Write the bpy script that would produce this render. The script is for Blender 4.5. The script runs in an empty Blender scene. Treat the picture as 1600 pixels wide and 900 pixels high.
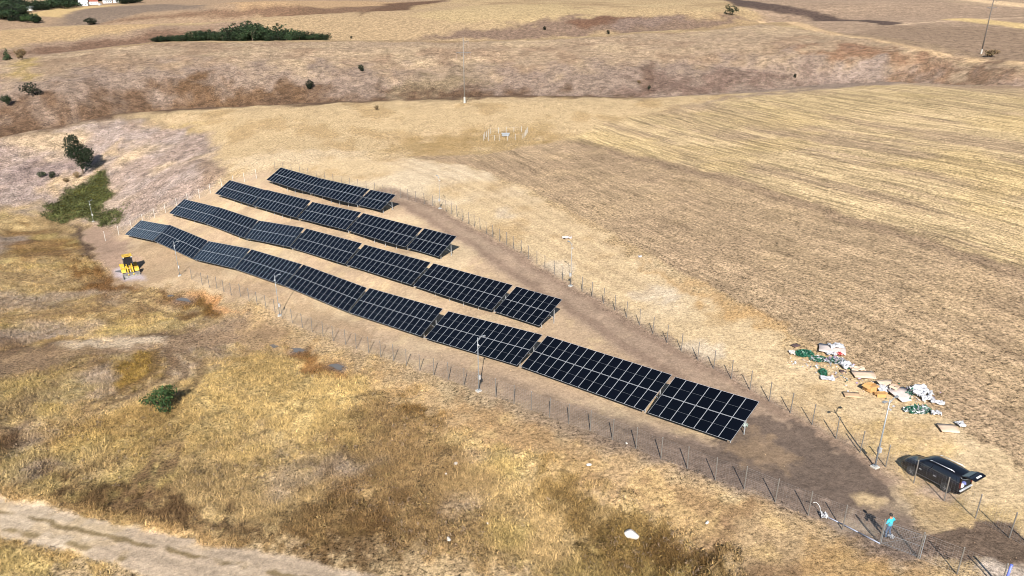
import bpy, bmesh, math, random
import numpy as np
from mathutils import Vector, Matrix, Euler
rad = math.radians
rng = np.random.default_rng(7)
random.seed(7)
SC = bpy.context.scene
COL = SC.collection

# ------------------------------------------------------------------ camera
CAM_Z = 34.0
PITCH = rad(22.5)
FPX = 1153.7                       # focal length in pixels of the 1600 px wide photograph
cam_d = bpy.data.cameras.new('camera')
cam_d.sensor_fit = 'HORIZONTAL'; cam_d.sensor_width = 36.0
cam_d.lens = FPX / 1600 * 36.0
cam_d.clip_start = 0.5; cam_d.clip_end = 30000
cam = bpy.data.objects.new('camera', cam_d); COL.objects.link(cam)
cam.location = (0, 0, CAM_Z); cam.rotation_euler = (math.pi / 2 - PITCH, 0, 0)
SC.camera = cam

# ------------------------------------------------------------------ sky, sun, exposure
SUN_EL, SUN_AZ = rad(36.0), rad(2.0)     # sun behind the camera; shadows run away from it
w = bpy.data.worlds.new('World'); SC.world = w; w.use_nodes = True
nt = w.node_tree
sky = nt.nodes.new('ShaderNodeTexSky'); sky.sky_type = 'NISHITA'; sky.sun_disc = False
sky.sun_elevation = SUN_EL; sky.sun_rotation = math.pi + SUN_AZ
sky.air_density = 1.0; sky.dust_density = 0.3; sky.ozone_density = 1.0
bg = nt.nodes['Background']; bg.inputs['Strength'].default_value = 0.06
nt.links.new(sky.outputs[0], bg.inputs[0])
sun_d = bpy.data.lights.new('sun', 'SUN'); sun_d.energy = 4.9; sun_d.angle = rad(0.5); sun_d.color = (1.0, 0.95, 0.87)
sun = bpy.data.objects.new('sun', sun_d); COL.objects.link(sun)
sd = Vector((math.sin(SUN_AZ) * math.cos(SUN_EL), math.cos(SUN_AZ) * math.cos(SUN_EL), -math.sin(SUN_EL)))
sun.rotation_euler = sd.to_track_quat('-Z', 'Y').to_euler()
sun.location = (0, -40, 80)
SC.view_settings.view_transform = 'Standard'; SC.view_settings.look = 'None'
SC.view_settings.gamma = 1.0; SC.view_settings.exposure = 1.10
SC.cycles.filter_width = 1.0; SC.cycles.max_bounces = 4; SC.cycles.diffuse_bounces = 2

# ------------------------------------------------------------------ small helpers
def tag(o, label=None, cat=None, group=None, kind=None):
    if label: o['label'] = label
    if cat: o['category'] = cat
    if group: o['group'] = group
    if kind: o['kind'] = kind
    return o

def empty(name, loc, rz=0, label=None, cat=None, group=None):
    o = bpy.data.objects.new(name, None); COL.objects.link(o)
    o.empty_display_size = 0.3
    o.location = loc; o.rotation_euler = (0, 0, rz)
    return tag(o, label, cat, group)

def rays(px, py):
    px = np.asarray(px, float); py = np.asarray(py, float)
    u = (px - 800) / FPX; v = (py - 450) / FPX
    return np.stack([u, math.cos(PITCH) - v * math.sin(PITCH), -math.sin(PITCH) - v * math.cos(PITCH)], -1)

def pz(px, py, z):                 # point seen at a pixel, at a known height
    r = rays(px, py); s = (z - CAM_Z) / r[2]
    return (r[0] * s, r[1] * s, z)

def hash01(xi, yi, seed):
    h = (xi.astype(np.int64) * 374761393 + yi.astype(np.int64) * 668265263 + seed * 1442695041) & 0xFFFFFFFF
    h = ((h ^ (h >> 13)) * 1274126177) & 0xFFFFFFFF
    h = (h ^ (h >> 16)) & 0xFFFFFFFF
    h = (h * 2246822519) & 0xFFFFFFFF
    return ((h ^ (h >> 15)) & 0xFFFFFF) / float(0x1000000)

def vnoise(x, y, seed=0):
    x = np.asarray(x, float); y = np.asarray(y, float)
    xi = np.floor(x); yi = np.floor(y); fx = x - xi; fy = y - yi
    fx = fx * fx * (3 - 2 * fx); fy = fy * fy * (3 - 2 * fy)
    a = hash01(xi, yi, seed); b = hash01(xi + 1, yi, seed); c = hash01(xi, yi + 1, seed); d = hash01(xi + 1, yi + 1, seed)
    return (a + (b - a) * fx) + ((c + (d - c) * fx) - (a + (b - a) * fx)) * fy

def fbm(x, y, seed=0, octv=4, gain=0.55):
    t = 0; amp = 1; n = 0
    for o in range(octv):
        ca, sa = math.cos(0.6 * o + seed), math.sin(0.6 * o + seed)
        t = t + amp * vnoise((x * ca - y * sa) * 2.03 ** o + 17.3 * o, (x * sa + y * ca) * 2.03 ** o - 9.1 * o, seed + 31 * o)
        n += amp; amp *= gain
    return t / n

def sstep(a, b, x):
    t = np.clip((x - a) / (b - a), 0, 1)
    return t * t * (3 - 2 * t)

# ------------------------------------------------------------------ the solar rows as surveyed (plan angle, offsets, heights)
PHI = rad(43.29)
T_DIR = np.array([-math.cos(PHI), math.sin(PHI)])      # along a row, away from the camera
N_DIR = np.array([math.sin(PHI), math.cos(PHI)])       # across the rows, towards the field
CLEAR = 0.7
# row, place in the row from the near end, columns, low corner near, low corner far, up-slope vector
SURVEY = [
  (0, 0, 7, (17.19, 48.95, 0.7), (11.6, 54.22, 0.0), (2.59, 2.11, 2.31)),
  (0, 1, 14, (11.31, 54.49, 0.01), (0.87, 64.32, -1.03), (2.64, 2.07, 2.36)),
  (0, 2, 14, (0.51, 64.66, -1.09), (-9.78, 74.35, -2.85), (2.56, 2.14, 2.32)),
  (0, 3, 14, (-10.28, 74.82, -2.85), (-20.48, 84.43, -4.27), (2.38, 2.31, 2.34)),
  (0, 4, 14, (-20.68, 84.62, -4.27), (-31.56, 94.87, -4.96), (2.15, 2.52, 2.2)),
  (0, 5, 14, (-31.74, 95.04, -4.98), (-42.27, 104.96, -6.26), (2.09, 2.59, 2.17)),
  (0, 6, 14, (-42.35, 105.03, -6.25), (-53.0, 115.07, -8.43), (1.95, 2.71, 2.18)),
  (0, 7, 14, (-53.17, 115.23, -8.41), (-64.17, 125.59, -8.88), (1.99, 2.68, 2.18)),
  (0, 8, 14, (-64.59, 125.99, -8.96), (-74.64, 135.46, -10.95), (2.41, 2.29, 2.14)),
  (1, 0, 7, (2.99, 73.34, -0.89), (-2.08, 78.12, -1.29), (2.6, 2.1, 2.26)),
  (1, 1, 14, (-2.38, 78.4, -1.29), (-12.74, 88.16, -2.2), (2.48, 2.22, 2.26)),
  (1, 2, 14, (-13.05, 88.45, -2.18), (-23.6, 98.39, -3.15), (2.39, 2.3, 2.21)),
  (1, 3, 14, (-23.86, 98.63, -3.15), (-34.62, 108.77, -4.19), (2.17, 2.51, 2.25)),
  (1, 4, 14, (-34.75, 108.89, -4.16), (-45.42, 118.95, -6.07), (1.89, 2.77, 2.22)),
  (1, 5, 14, (-45.58, 119.1, -6.06), (-56.21, 129.11, -6.64), (1.95, 2.71, 2.24)),
  (1, 6, 14, (-56.39, 129.28, -6.63), (-67.38, 139.63, -7.91), (2.44, 2.25, 2.21)),
  (2, 0, 7, (-10.19, 96.07, -1.11), (-15.21, 100.8, -1.44), (2.43, 2.26, 2.21)),
  (2, 1, 14, (-15.48, 101.05, -1.45), (-26.08, 111.04, -2.14), (2.35, 2.34, 2.11)),
  (2, 2, 14, (-26.3, 111.25, -2.14), (-36.65, 120.99, -3.2), (2.18, 2.5, 2.13)),
  (2, 3, 14, (-36.94, 121.27, -3.2), (-47.82, 131.51, -4.01), (2.16, 2.52, 2.29)),
  (2, 4, 14, (-48.07, 131.75, -3.98), (-58.55, 141.62, -4.51), (2.38, 2.31, 2.14)),
  (3, 0, 7, (-21.64, 117.12, -0.66), (-26.71, 121.9, -1.06), (2.31, 2.38, 1.95)),
  (3, 1, 14, (-26.87, 122.05, -1.04), (-37.44, 132.0, -1.69), (2.19, 2.49, 1.97)),
  (3, 2, 14, (-37.59, 132.15, -1.67), (-48.31, 142.25, -1.9), (2.43, 2.26, 1.93)),
]
TABLES = [dict(row=a, idx=b, n=c, right=Vector(d), left=Vector(e), up=Vector(f)) for a, b, c, d, e, f in SURVEY]

# ------------------------------------------------------------------ terrain height
ctrl = []
for T in TABLES:
    for e in (T['left'], T['right']):
        for k in (0.3, 3.2):
            ctrl.append((e.x + N_DIR[0] * k, e.y + N_DIR[1] * k, e.z - CLEAR))
PIX = [  # x, y in the photograph and the height of the ground there
    (1387, 838, 1.5), (1460, 752, .7), (1368, 730, .7), (1575, 840, 1.6), (1600, 900, 2.2), (1300, 900, 1.5), (1316, 827, .9), (1100, 900, .6),
    (1200, 780, .7), (1000, 702, 0), (830, 640, -1.3), (700, 593, -2.8), (557, 545, -4.9), (441, 499, -6.6), (316, 445, -9.0), (1290, 690, .3), (1235, 644, .3),
    (1000, 837, -.4), (700, 720, -1.6), (700, 850, -1.0), (400, 700, -3.4), (250, 622, -5.0), (0, 700, -4.8), (0, 850, -3.0), (300, 870, -2.4), (560, 900, -1.3),
    (850, 760, -.8), (560, 640, -3.4), (0, 560, -8.2), (150, 535, -7.6), (250, 540, -7.3), (400, 570, -5.8), (285, 468, -10.3), (250, 462, -10.3), (320, 475, -9.6), (200, 420, -11.6), (100, 420, -11.3), (0, 450, -10.4),
    (0, 380, -12.3), (120, 345, -13.8), (170, 360, -12.8), (60, 300, -12.0), (140, 300, -12.0), (128, 270, -9.6), (100, 230, -6.8), (240, 270, -7.6), (330, 262, -3.6), (380, 275, -3.2), (230, 345, -9.6), (250, 220, -4.6), (400, 230, -2.0), (0, 250, -8.2),
    (620, 316, -1.3), (900, 222, 0), (800, 260, -.8), (700, 320, -1.4), (850, 420, -1.6), (1000, 500, -.7), (1100, 550, 0), (1250, 560, .6), (1600, 720, 1.8), (1600, 425, 3.4),
    (1400, 480, 2.2), (1200, 350, 1.5), (1000, 340, 0), (1600, 250, 5.0), (1300, 200, 3.0), (1050, 210, 1.0), (600, 215, -1.0), (760, 212, -.4),
]
for p in PIX: ctrl.append(pz(*p))
CREST1 = [(-220, 262, -8), (-100, 238, -6.5), (0, 217, -5), (100, 195, -3.6), (200, 178, -2.6), (300, 169, -2), (400, 166, -1.5), (500, 161, -1), (600, 157, -.5), (725, 153, 0), (810, 150, .3),
          (900, 150, .5), (1000, 152, 1), (1100, 147, 1.5), (1200, 141, 2), (1300, 132, 3), (1400, 130, 3.6), (1500, 132, 4.2), (1600, 135, 4.6), (1740, 142, 5)]
for (x, y, z) in CREST1:
    p = pz(x, y, z); ctrl.append(p)
    right = sstep(1250, 1650, x)
    for m, dz in ((1.07, None), (1.17 - .06 * right, None), (1.30 - .16 * right, None)):
        sight = CAM_Z + (z - CAM_Z) * m
        if m == 1.07: zz = sight - 1.2
        elif m < 1.2 and m != 1.07: zz = sight - (5.5 - 3.4 * right)
        if m >= 1.14 and m != 1.17 - .06 * right: zz = sight + 0.0
        ctrl.append((p[0] * m, p[1] * m, zz))
CREST2 = [(-220, 128, -8), (-100, 110, -7), (0, 95, -5), (50, 88, -4), (140, 77, -3), (237, 66, -1.5), (400, 64, 0), (500, 63, 1), (612, 63, 1.5), (725, 64, 2), (800, 62, 2.6), (900, 58, 3.4), (1000, 50, 5), (1100, 45, 6), (1190, 36, 8)]
for (x, y, z) in CREST2:
    p = pz(x, y, z); ctrl.append(p)
    f = 1 - .5 * sstep(800, 1190, x)
    for m, d in ((1.05, 1.4), (1.10, 4.5), (1.17, 0)):
        ctrl.append((p[0] * m, p[1] * m, CAM_Z + (z - CAM_Z) * m - d * f))
CREST3 = [(-220, 62, -6), (0, 47, -2), (75, 42, -1), (150, 39, 0), (237, 37, 2), (400, 28, 6), (530, 20, 8), (680, 5, 12)]
for (x, y, z) in CREST3:
    p = pz(x, y, z); ctrl.append(p)
    for m, d in ((1.05, 1.8), (1.10, 5.0), (1.18, 0)):
        ctrl.append((p[0] * m, p[1] * m, CAM_Z + (z - CAM_Z) * m - d))
for p in [(1280, 50, 8), (1450, 85, 6), (1600, 108, 5.2), (1740, 128, 5), (900, 27, 9), (1143, 22, 10), (1533, 83, 6.5), (1400, 40, 10), (1600, 45, 11), (1300, 10, 15), (1600, 4, 18), (1000, 8, 14), (820, 8, 14), (1740, 20, 16), (50, 16, -2), (170, 11, 3), (-150, 20, -3),
          (300, 12, 9), (450, 6, 13), (100, 160, -8), (300, 130, -5), (500, 120, -4), (725, 105, -2.5), (900, 100, -1), (1100, 90, 1), (1250, 85, 3.4)]:
    ctrl.append(pz(*p))
for az in range(-180, 180, 12):
    a = rad(az)
    for D, z in ((6, 0), (16, 0.2)): ctrl.append((D * math.sin(a), D * math.cos(a), z + 1.5 * math.sin(a) * D / 16))
    if abs(az) > 50:
        for D, z in ((40, 0), (110, -2), (300, -2), (900, 4)): ctrl.append((D * math.sin(a), D * math.cos(a), z + 2.5 * math.sin(a)))
    for D, z in ((2600, 28), (5000, 55), (14000, 150)): ctrl.append((D * math.sin(a), D * math.cos(a), z))
ctrl = np.array(ctrl, float)
# straight down at the middle a small disc
def warp(x, y):
    D = np.sqrt(x * x + y * y) + 2.0
    return np.arctan2(x, y), np.log(D)
qa, ql = warp(ctrl[:, 0], ctrl[:, 1])
# wrap copies so that the field closes behind the camera
CQ = np.concatenate([np.stack([qa + s, ql, ctrl[:, 2]], 1)[(np.abs(qa + s) < 4.2)] for s in (-2 * math.pi, 0, 2 * math.pi)])
MQC = 0.045
def kern(a0, l0, a1, l1): return np.sqrt((a0[:, None] - a1[None]) ** 2 + (l0[:, None] - l1[None]) ** 2 + MQC ** 2)
K = kern(CQ[:, 0], CQ[:, 1], CQ[:, 0], CQ[:, 1])
n = len(CQ); Kx = np.zeros((n + 1, n + 1)); Kx[:n, :n] = K + np.eye(n) * -2e-3; Kx[:n, n] = 1; Kx[n, :n] = 1
sol = np.linalg.solve(Kx, np.append(CQ[:, 2], 0)); RW = sol[:n].astype(np.float32); RC = float(sol[n])
CQ32 = CQ.astype(np.float32)
def base_h(x, y):
    x = np.atleast_1d(np.asarray(x, float)); y = np.atleast_1d(np.asarray(y, float))
    a, l = warp(x, y); out = np.empty(len(a))
    a = a.astype(np.float32); l = l.astype(np.float32)
    for i in range(0, len(a), 20000):
        out[i:i + 20000] = np.sqrt((a[i:i + 20000, None] - CQ32[None, :, 0]) ** 2 + (l[i:i + 20000, None] - CQ32[None, :, 1]) ** 2 + np.float32(MQC ** 2)) @ RW
    return out + RC

_D = np.exp(np.linspace(math.log(30), math.log(9000), 520))
def cast(P):                        # where the sight lines through these photograph pixels meet the ground
    P = np.array(P, float); r = rays(P[:, 0], P[:, 1]); h = np.hypot(r[:, 0], r[:, 1])
    X = r[:, 0:1] / h[:, None] * _D; Y = r[:, 1:2] / h[:, None] * _D; Z = CAM_Z + r[:, 2:3] / h[:, None] * _D
    G = base_h(X.ravel(), Y.ravel()).reshape(X.shape)
    below = Z < G
    k = np.where(below.any(1), below.argmax(1), len(_D) - 1); k = np.maximum(k, 1); ii = np.arange(len(P))
    d0 = Z[ii, k - 1] - G[ii, k - 1]; d1 = Z[ii, k] - G[ii, k]; t = np.clip(d0 / (d0 - d1 + 1e-9), 0, 1)
    D = _D[k - 1] + (_D[k] - _D[k - 1]) * t
    return np.stack([r[:, 0] / h * D, r[:, 1] / h * D], 1)
def smoothline(P, m=5):             # Catmull-Rom through the points
    P = np.array(P, float); Q = np.vstack([2 * P[0] - P[1], P, 2 * P[-1] - P[-2]]); out = []
    for i in range(1, len(Q) - 2):
        for t in np.linspace(0, 1, m, endpoint=False):
            a, b, c, d = Q[i - 1], Q[i], Q[i + 1], Q[i + 2]
            out.append(.5 * ((2 * b) + (-a + c) * t + (2 * a - 5 * b + 4 * c - d) * t * t + (-a + 3 * b - 3 * c + d) * t ** 3))
    out.append(P[-1]); return np.array(out)

# ------------------------------------------------------------------ ground cover zones
def lin(c): 
    c = np.array(c, float) / 255
    return np.where(c <= .04045, c / 12.92, ((c + .055) / 1.055) ** 2.4)
ALB = 0.60                          # sunlit picture value -> base colour
def S(r, g, b): return lin((r, g, b)) * ALB * np.array([.968, 1.0, 1.17])

class Q:                            # a batch of ground points with shared coordinates
    def __init__(s, x, y):
        s.x, s.y = x, y; s.a, s.l = warp(x, y); s.D = np.hypot(x, y)
        s.wa = (fbm(s.a * 45, s.l * 30, 11, 4) - .5); s.wl = (fbm(s.a * 45, s.l * 30, 12, 4) - .5)
def poly_mask(q, pts, soft=.012, ragged=.03):
    A = cast(pts); pa, pl = warp(A[:, 0], A[:, 1])
    m = soft + ragged
    sel = np.where((q.a > pa.min() - m) & (q.a < pa.max() + m) & (q.l > pl.min() - 2 * m) & (q.l < pl.max() + 2 * m))[0]
    out = np.zeros(len(q.x))
    if not len(sel): return out
    X = q.a[sel] + q.wa[sel] * ragged; Yv = q.l[sel] + q.wl[sel] * ragged * 2
    inside = np.zeros(len(sel), bool); dm = np.full(len(sel), 9.)
    for i in range(len(pa)):
        x0, y0, x1, y1 = pa[i - 1], pl[i - 1], pa[i], pl[i]
        c = ((y0 > Yv) != (y1 > Yv))
        with np.errstate(divide='ignore', invalid='ignore'): inside ^= c & (X < (x1 - x0) * (Yv - y0) / (y1 - y0 + 1e-12) + x0)
        ex, ey = x1 - x0, (y1 - y0); t = np.clip(((X - x0) * ex + (Yv - y0) * ey) / (ex * ex + ey * ey + 1e-12), 0, 1)
        dm = np.minimum(dm, np.hypot(X - x0 - t * ex, (Yv - y0 - t * ey) * .6))
    sd_ = np.where(inside, dm, -dm)
    out[sel] = sstep(-soft, soft, sd_)
    return out
def line_dist(q, pts, wob=0.6, world=None, smooth=True):   # distance in metres to a track and the side
    A = cast(pts) if world is None else np.array(world, float)
    if smooth: A = smoothline(A)
    x = q.x + q.wa * wob * 2; y = q.y + q.wl * wob * 2
    best = np.full(len(x), 1e9); side = np.zeros(len(x))
    lo = A.min(0) - 30; hi = A.max(0) + 30
    sel = np.where((x > lo[0]) & (x < hi[0]) & (y > lo[1]) & (y < hi[1]))[0]
    xs, ys = x[sel], y[sel]; b = np.full(len(sel), 1e9); sg = np.zeros(len(sel))
    for i in range(len(A) - 1):
        e = A[i + 1] - A[i]; L2 = e @ e + 1e-9
        dx, dy = xs - A[i, 0], ys - A[i, 1]
        t = np.clip((dx * e[0] + dy * e[1]) / L2, 0, 1); d = np.hypot(dx - t * e[0], dy - t * e[1])
        c = (e[0] * dy - e[1] * dx); m = d < b; b = np.where(m, d, b); sg = np.where(m, np.sign(c), sg)
    best[sel] = b; side[sel] = sg
    return best, side
exec_zones = []
def mix(C, col, m):
    return C + (np.asarray(col) - C) * m[:, None]
FE_F = [(300, 437), (316, 445), (327.5, 449), (339, 451), (350, 456), (361.4, 461), (376, 463.5), (389.5, 470.7), (402, 476.5), (415.7, 482), (430, 488.5), (441, 497), (457, 504.6), (473, 512.4), (488, 519), (505, 526), (521, 532.7), (540, 538.6), (557, 545),
        (576, 551), (595, 557.5), (615, 563.7), (635, 571), (656, 578.7), (678, 586), (700.7, 592.5), (725, 602), (748, 611), (775, 620), (803, 631), (830, 641), (858.7, 652.5), (888.7, 662.5), (922, 673.5), (957, 688), (993.7, 701), (1032.5, 717.5), (1073.7, 732), (1117.5, 750), (1162.5, 764.5), (1211, 785), (1262.5, 805.5), (1316, 827), (1373.7, 850), (1433.7, 872), (1495, 897), (1562, 924)]
FE_R = [(430, 266), (443, 269), (456, 272), (469, 275), (482, 278), (495, 281), (508, 284), (521, 287), (534, 290), (547, 293), (560, 296), (573, 299), (586, 302), (599, 305), (612, 307.5), (626, 310), (637.6, 313), (650, 316), (663, 319.5), (676, 322), (687.5, 326), (697, 331), (705.6, 335), (714, 339), (722.6, 345), (732, 350), (741, 354.6), (750, 359.5), (760, 366), (770, 371.6), (780.6, 378), (791.6, 383), (802, 389.6), (814, 397), (825.6, 405.6), (839, 414), (851.5, 421.5), (866, 429.5), (879, 438), (891.6, 447), (909.6, 456), (925, 464.5), (943, 474), (960.6, 485), (979, 496), (999.4, 508), (1020, 521), (1042, 535), (1064.5, 548), (1090, 562), (1115, 576.5), (1142.5, 592.5), (1171.7, 609), (1202, 626), (1235, 644.5), (1268.7, 663.7), (1306, 685.5), (1343.7, 707.5), (1383.7, 730), (1427.5, 755), (1475, 782.5), (1523.7, 810), (1577, 840), (1632, 872)]
FE_W = [(401, 279), (382.5, 285), (365, 289), (347, 294), (329, 302), (312, 310), (294, 317), (277, 325), (259, 333), (242, 341), (224, 350), (206, 359), (186, 368), (165, 377)]

def paint(x, y):
    """base colour, tall-grass weight, bare-soil weight and clod relief of the ground at these points"""
    q = Q(x, y); N = len(x)
    n1 = fbm(x / 26, y / 26, 1, 4); n2 = fbm(x / 7, y / 7, 2, 4); n3 = fbm(x / 1.9, y / 1.9, 3, 3); nb = fbm(x / 90, y / 90, 4, 4)
    nq = fbm(q.a * 26, q.l * 16, 5, 5)
    def patch(n, lo, hi): return sstep(lo, hi, n)
    grass = np.zeros(N); rough = np.full(N, .25)
    C = np.tile(S(196, 166, 118), (N, 1))
    C = mix(C, S(176, 146, 104), patch(nb, .4, .65)); C = mix(C, S(208, 180, 128), patch(n1, .5, .7) * .6)
    C = mix(C, S(160, 132, 94), patch(nq, .5, .68) * .5)
    P = lambda pts, soft=.012, ragged=.03: poly_mask(q, pts, soft, ragged)

    # --- far land beyond the second gully
    m = P([(-60, 48), (150, 39), (400, 28), (530, 20), (700, 3), (760, -40), (-60, -40)], .006, .015); C = mix(C, S(178, 148, 112), m)
    m = P([(35, 24), (90, 13), (200, 6), (130, 14), (95, 28)], .006, .01); C = mix(C, S(216, 182, 122), m)
    m = P([(95, 28), (130, 14), (260, 6), (330, 14), (230, 20), (150, 38), (90, 40)], .01, .02); C = mix(C, S(140, 120, 98), m * .9)
    m = P([(150, 38), (230, 24), (360, 14), (400, 5), (600, 8), (640, 14), (560, 22), (400, 27)], .010, .03); C = mix(C, S(132, 102, 76), m * .9)
    m = P([(300, 8), (400, 2), (560, 2), (640, 4), (480, 12), (380, 14)], .008, .02); C = mix(C, S(196, 160, 114), m)
    m = P([(-60, 82), (0, 77), (150, 56), (237, 42), (400, 30), (530, 22), (610, 60), (237, 66), (140, 78), (0, 96), (-60, 105)], .010, .03); C = mix(C, S(166, 138, 108), m)
    m = P([(70, 76), (160, 62), (240, 52), (330, 44), (330, 62), (237, 66), (140, 77), (60, 84), (0, 94), (0, 84)], .010, .035); C = mix(C, S(128, 98, 74), m * .85)
    m = P([(-60, 62), (0, 48), (150, 40), (300, 34), (240, 42), (150, 54), (0, 76), (-60, 84)], .006, .015); C = mix(C, S(196, 162, 114), m * .8)
    m = P([(400, 28), (530, 21), (690, 5), (900, 27), (1000, 48), (900, 57), (800, 61), (500, 63), (400, 60)], .012, .03); C = mix(C, S(190, 160, 116), m)
    m = P([(640, 26), (760, 8), (880, 6), (920, 22), (840, 34), (720, 38)], .02, .06); C = mix(C, S(200, 172, 120), m * .8)
    m = P([(560, 24), (600, 6), (640, 3), (700, 0), (640, 12)], .008, .02); C = mix(C, S(118, 90, 66), m)
    m = P([(640, 62), (700, 50), (790, 44), (850, 32), (930, 26), (1010, 24), (1100, 26), (1190, 32), (1110, 44), (1000, 50), (900, 57), (800, 61)], .010, .04); C = mix(C, S(140, 115, 92), m * .95)
    m = P([(940, 34), (1000, 24), (1070, 30), (1000, 40), (960, 48)], .008, .03); C = mix(C, S(150, 128, 112), m * .35)
    m = P([(880, 36), (940, 26), (1010, 25), (960, 32), (910, 44)], .006, .03); C = mix(C, S(120, 86, 62), m * .8)
    # --- far right fields
    m = P([(1020, -10), (1190, 30), (1290, 48), (1640, 112), (1640, -10)], .010, .02); C = mix(C, S(176, 148, 116), m)
    st = fbm((x * .33 + y * .94) / 3.5, (x * .94 - y * .33) / 80, 21, 3); C = C * (1 + (st - .5) * .5 * m)[:, None]
    m = P([(1300, 56), (1400, 40), (1640, 46), (1640, 106), (1450, 82)], .008, .02); C = mix(C, S(156, 130, 101), m * .8)
    m = P([(1330, -10), (1640, -10), (1640, 14), (1500, 6)], .008, .01); C = mix(C, S(184, 156, 120), m)
    m = P([(1110, -3), (1200, 6), (1300, 24), (1415, 37), (1380, 40), (1260, 26), (1150, 10)], .004, .008); C = mix(C, S(102, 84, 70), m)
    for pts, c, wd in (([(1190, 34), (1285, 50), (1370, 64), (1450, 82), (1530, 96), (1640, 113)], S(208, 174, 126), 2.6), ([(1285, 50), (1200, 53), (1100, 60)], S(192, 160, 122), 2.0), ([(1410, 38), (1480, 33), (1600, 27)], S(198, 168, 130), 2.4),
                       ([(1500, 30), (1640, 46)], S(212, 180, 120), 6.0), ([(1480, -3), (1560, 4), (1640, 12)], S(222, 188, 140), 9.0)):
        d, _ = line_dist(q, pts, .4); C_ = mix(C, c * 1.12, sstep(wd * 2.2, wd * .9, d)); C = C_
    # --- far slope of the first gully
    def beyond(crest, lo=.015, hi=.045):
        A = cast([(a, b + .7) for a, b, _ in crest]); ca, cl = warp(A[:, 0], A[:, 1]); o = np.argsort(ca)
        return sstep(lo, hi, q.l - np.interp(q.a, ca[o], cl[o], left=9, right=9))
    C_far = C.copy()
    m_val = P([(-160, 118), (0, 97), (140, 79), (237, 68), (400, 66), (725, 66), (900, 60), (1000, 53), (1100, 48), (1190, 38), (1290, 52), (1450, 86), (1640, 114), (1640, 150), (1400, 146), (1300, 148), (1200, 156), (1000, 168), (725, 170), (500, 178), (300, 186), (100, 212), (0, 234), (-160, 272)], .010, .015)
    V = np.tile(S(180, 153, 118), (N, 1)); V = mix(V, S(194, 166, 126), patch(n1, .45, .65)); V = mix(V, S(164, 136, 104), patch(nq, .45, .7))
    C = mix(C, V, m_val)
    m = P([(-160, 150), (0, 128), (150, 108), (300, 98), (450, 104), (600, 110), (800, 112), (1000, 100), (1200, 92), (1300, 84), (1420, 92), (1640, 130), (1300, 148), (1000, 168), (725, 170), (500, 178), (300, 186), (0, 234), (-160, 272)], .03, .10); C = mix(C, S(152, 130, 108), m * .9)
    m = P([(-160, 190), (0, 170), (150, 148), (300, 132), (450, 136), (560, 150), (725, 146), (1000, 148), (1000, 166), (725, 170), (500, 178), (300, 186), (100, 212), (0, 234), (-160, 272)], .022, .09); C = mix(C, S(112, 87, 63), m * .95)
    m = P([(300, 128), (400, 124), (470, 145), (440, 158), (330, 164), (250, 160)], .02, .08); C = mix(C, S(118, 88, 56), m * .6)
    m = P([(600, 128), (700, 112), (760, 130), (700, 148), (620, 150)], .02, .08); C = mix(C, S(140, 120, 78), m * .5)
    m = P([(20, 96), (50, 92), (48, 122), (25, 126)], .012, .04); C = mix(C, S(178, 150, 84), m * .8)
    m = P([(940, 140), (1040, 122), (1180, 118), (1300, 116), (1250, 130), (1100, 144), (1000, 150)], .02, .08); C = mix(C, S(122, 96, 78), m * .7)
    m = P([(1000, 112), (1018, 96), (1030, 110), (1016, 140), (1000, 146)], .006, .03); C = mix(C, S(112, 86, 66), m * .6)
    m = P([(1235, 80), (1340, 68), (1400, 76), (1470, 92), (1440, 98), (1340, 84), (1250, 86)], .012, .06); C = mix(C, S(146, 108, 78), m * .8)
    m = P([(1380, 108), (1450, 96), (1600, 108), (1640, 132), (1400, 129)], .014, .07); C = mix(C, S(134, 102, 72), m * .75)
    m = P([(1280, 92), (1380, 90), (1400, 104), (1380, 124), (1270, 120)], .014, .07); C = mix(C, S(172, 149, 126), m * .7)
    grass = np.maximum(grass, m_val * .5); rough = np.maximum(rough, m_val * .9)
    C = mix(C, C_far, beyond(CREST2)); C_val = C.copy(); b1 = beyond(CREST1)

    # --- plateau on our side of the gully
    m = P([(180, 182), (300, 171), (500, 163), (725, 155), (900, 152), (1000, 154), (1250, 140), (1000, 178), (900, 222), (760, 238), (640, 246), (420, 262), (330, 262), (330, 200)], .014, .04)
    PL = np.tile(S(208, 178, 128), (N, 1)); PL = mix(PL, S(190, 159, 110), patch(nq, .48, .66)); PL = mix(PL, S(214, 182, 132), patch(n1, .52, .7))
    C = mix(C, PL, m); rough = np.maximum(rough, m * .5)
    m = P([(600, 226), (720, 208), (860, 196), (880, 216), (760, 236), (640, 244)], .02, .08); C = mix(C, S(170, 138, 86), m * .7)
    m = P([(100, 205), (180, 190), (320, 196), (300, 208), (160, 208)], .012, .06); C = mix(C, S(188, 158, 92), m * .8)
    m = P([(340, 262), (440, 238), (560, 240), (640, 256), (640, 302), (440, 266), (380, 276)], .014, .05); C = mix(C, S(218, 190, 144), m)
    # --- west bank
    m = P([(-160, 256), (0, 219), (100, 197), (180, 184), (330, 208), (345, 262), (335, 292), (180, 362), (130, 350), (60, 320), (0, 330), (-160, 340)], .014, .04)
    m_wb = m.copy(); WB = np.tile(S(182, 160, 138), (N, 1)); WB = mix(WB, S(166, 142, 119), patch(n2, .45, .62) * .8); WB = mix(WB, S(200, 172, 132), patch(n1, .5, .66))
    C = mix(C, WB, m); grass = np.maximum(grass, m * .7); rough = np.maximum(rough, m * 1.0)
    m = P([(0, 262), (40, 240), (110, 250), (130, 285), (60, 290), (0, 295)], .02, .08); C = mix(C, S(140, 118, 106), m * .6)
    m = P([(80, 290), (120, 270), (150, 250), (195, 226), (190, 236), (150, 262), (100, 296)], .012, .05); C = mix(C, S(206, 174, 122), m * .8)
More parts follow.
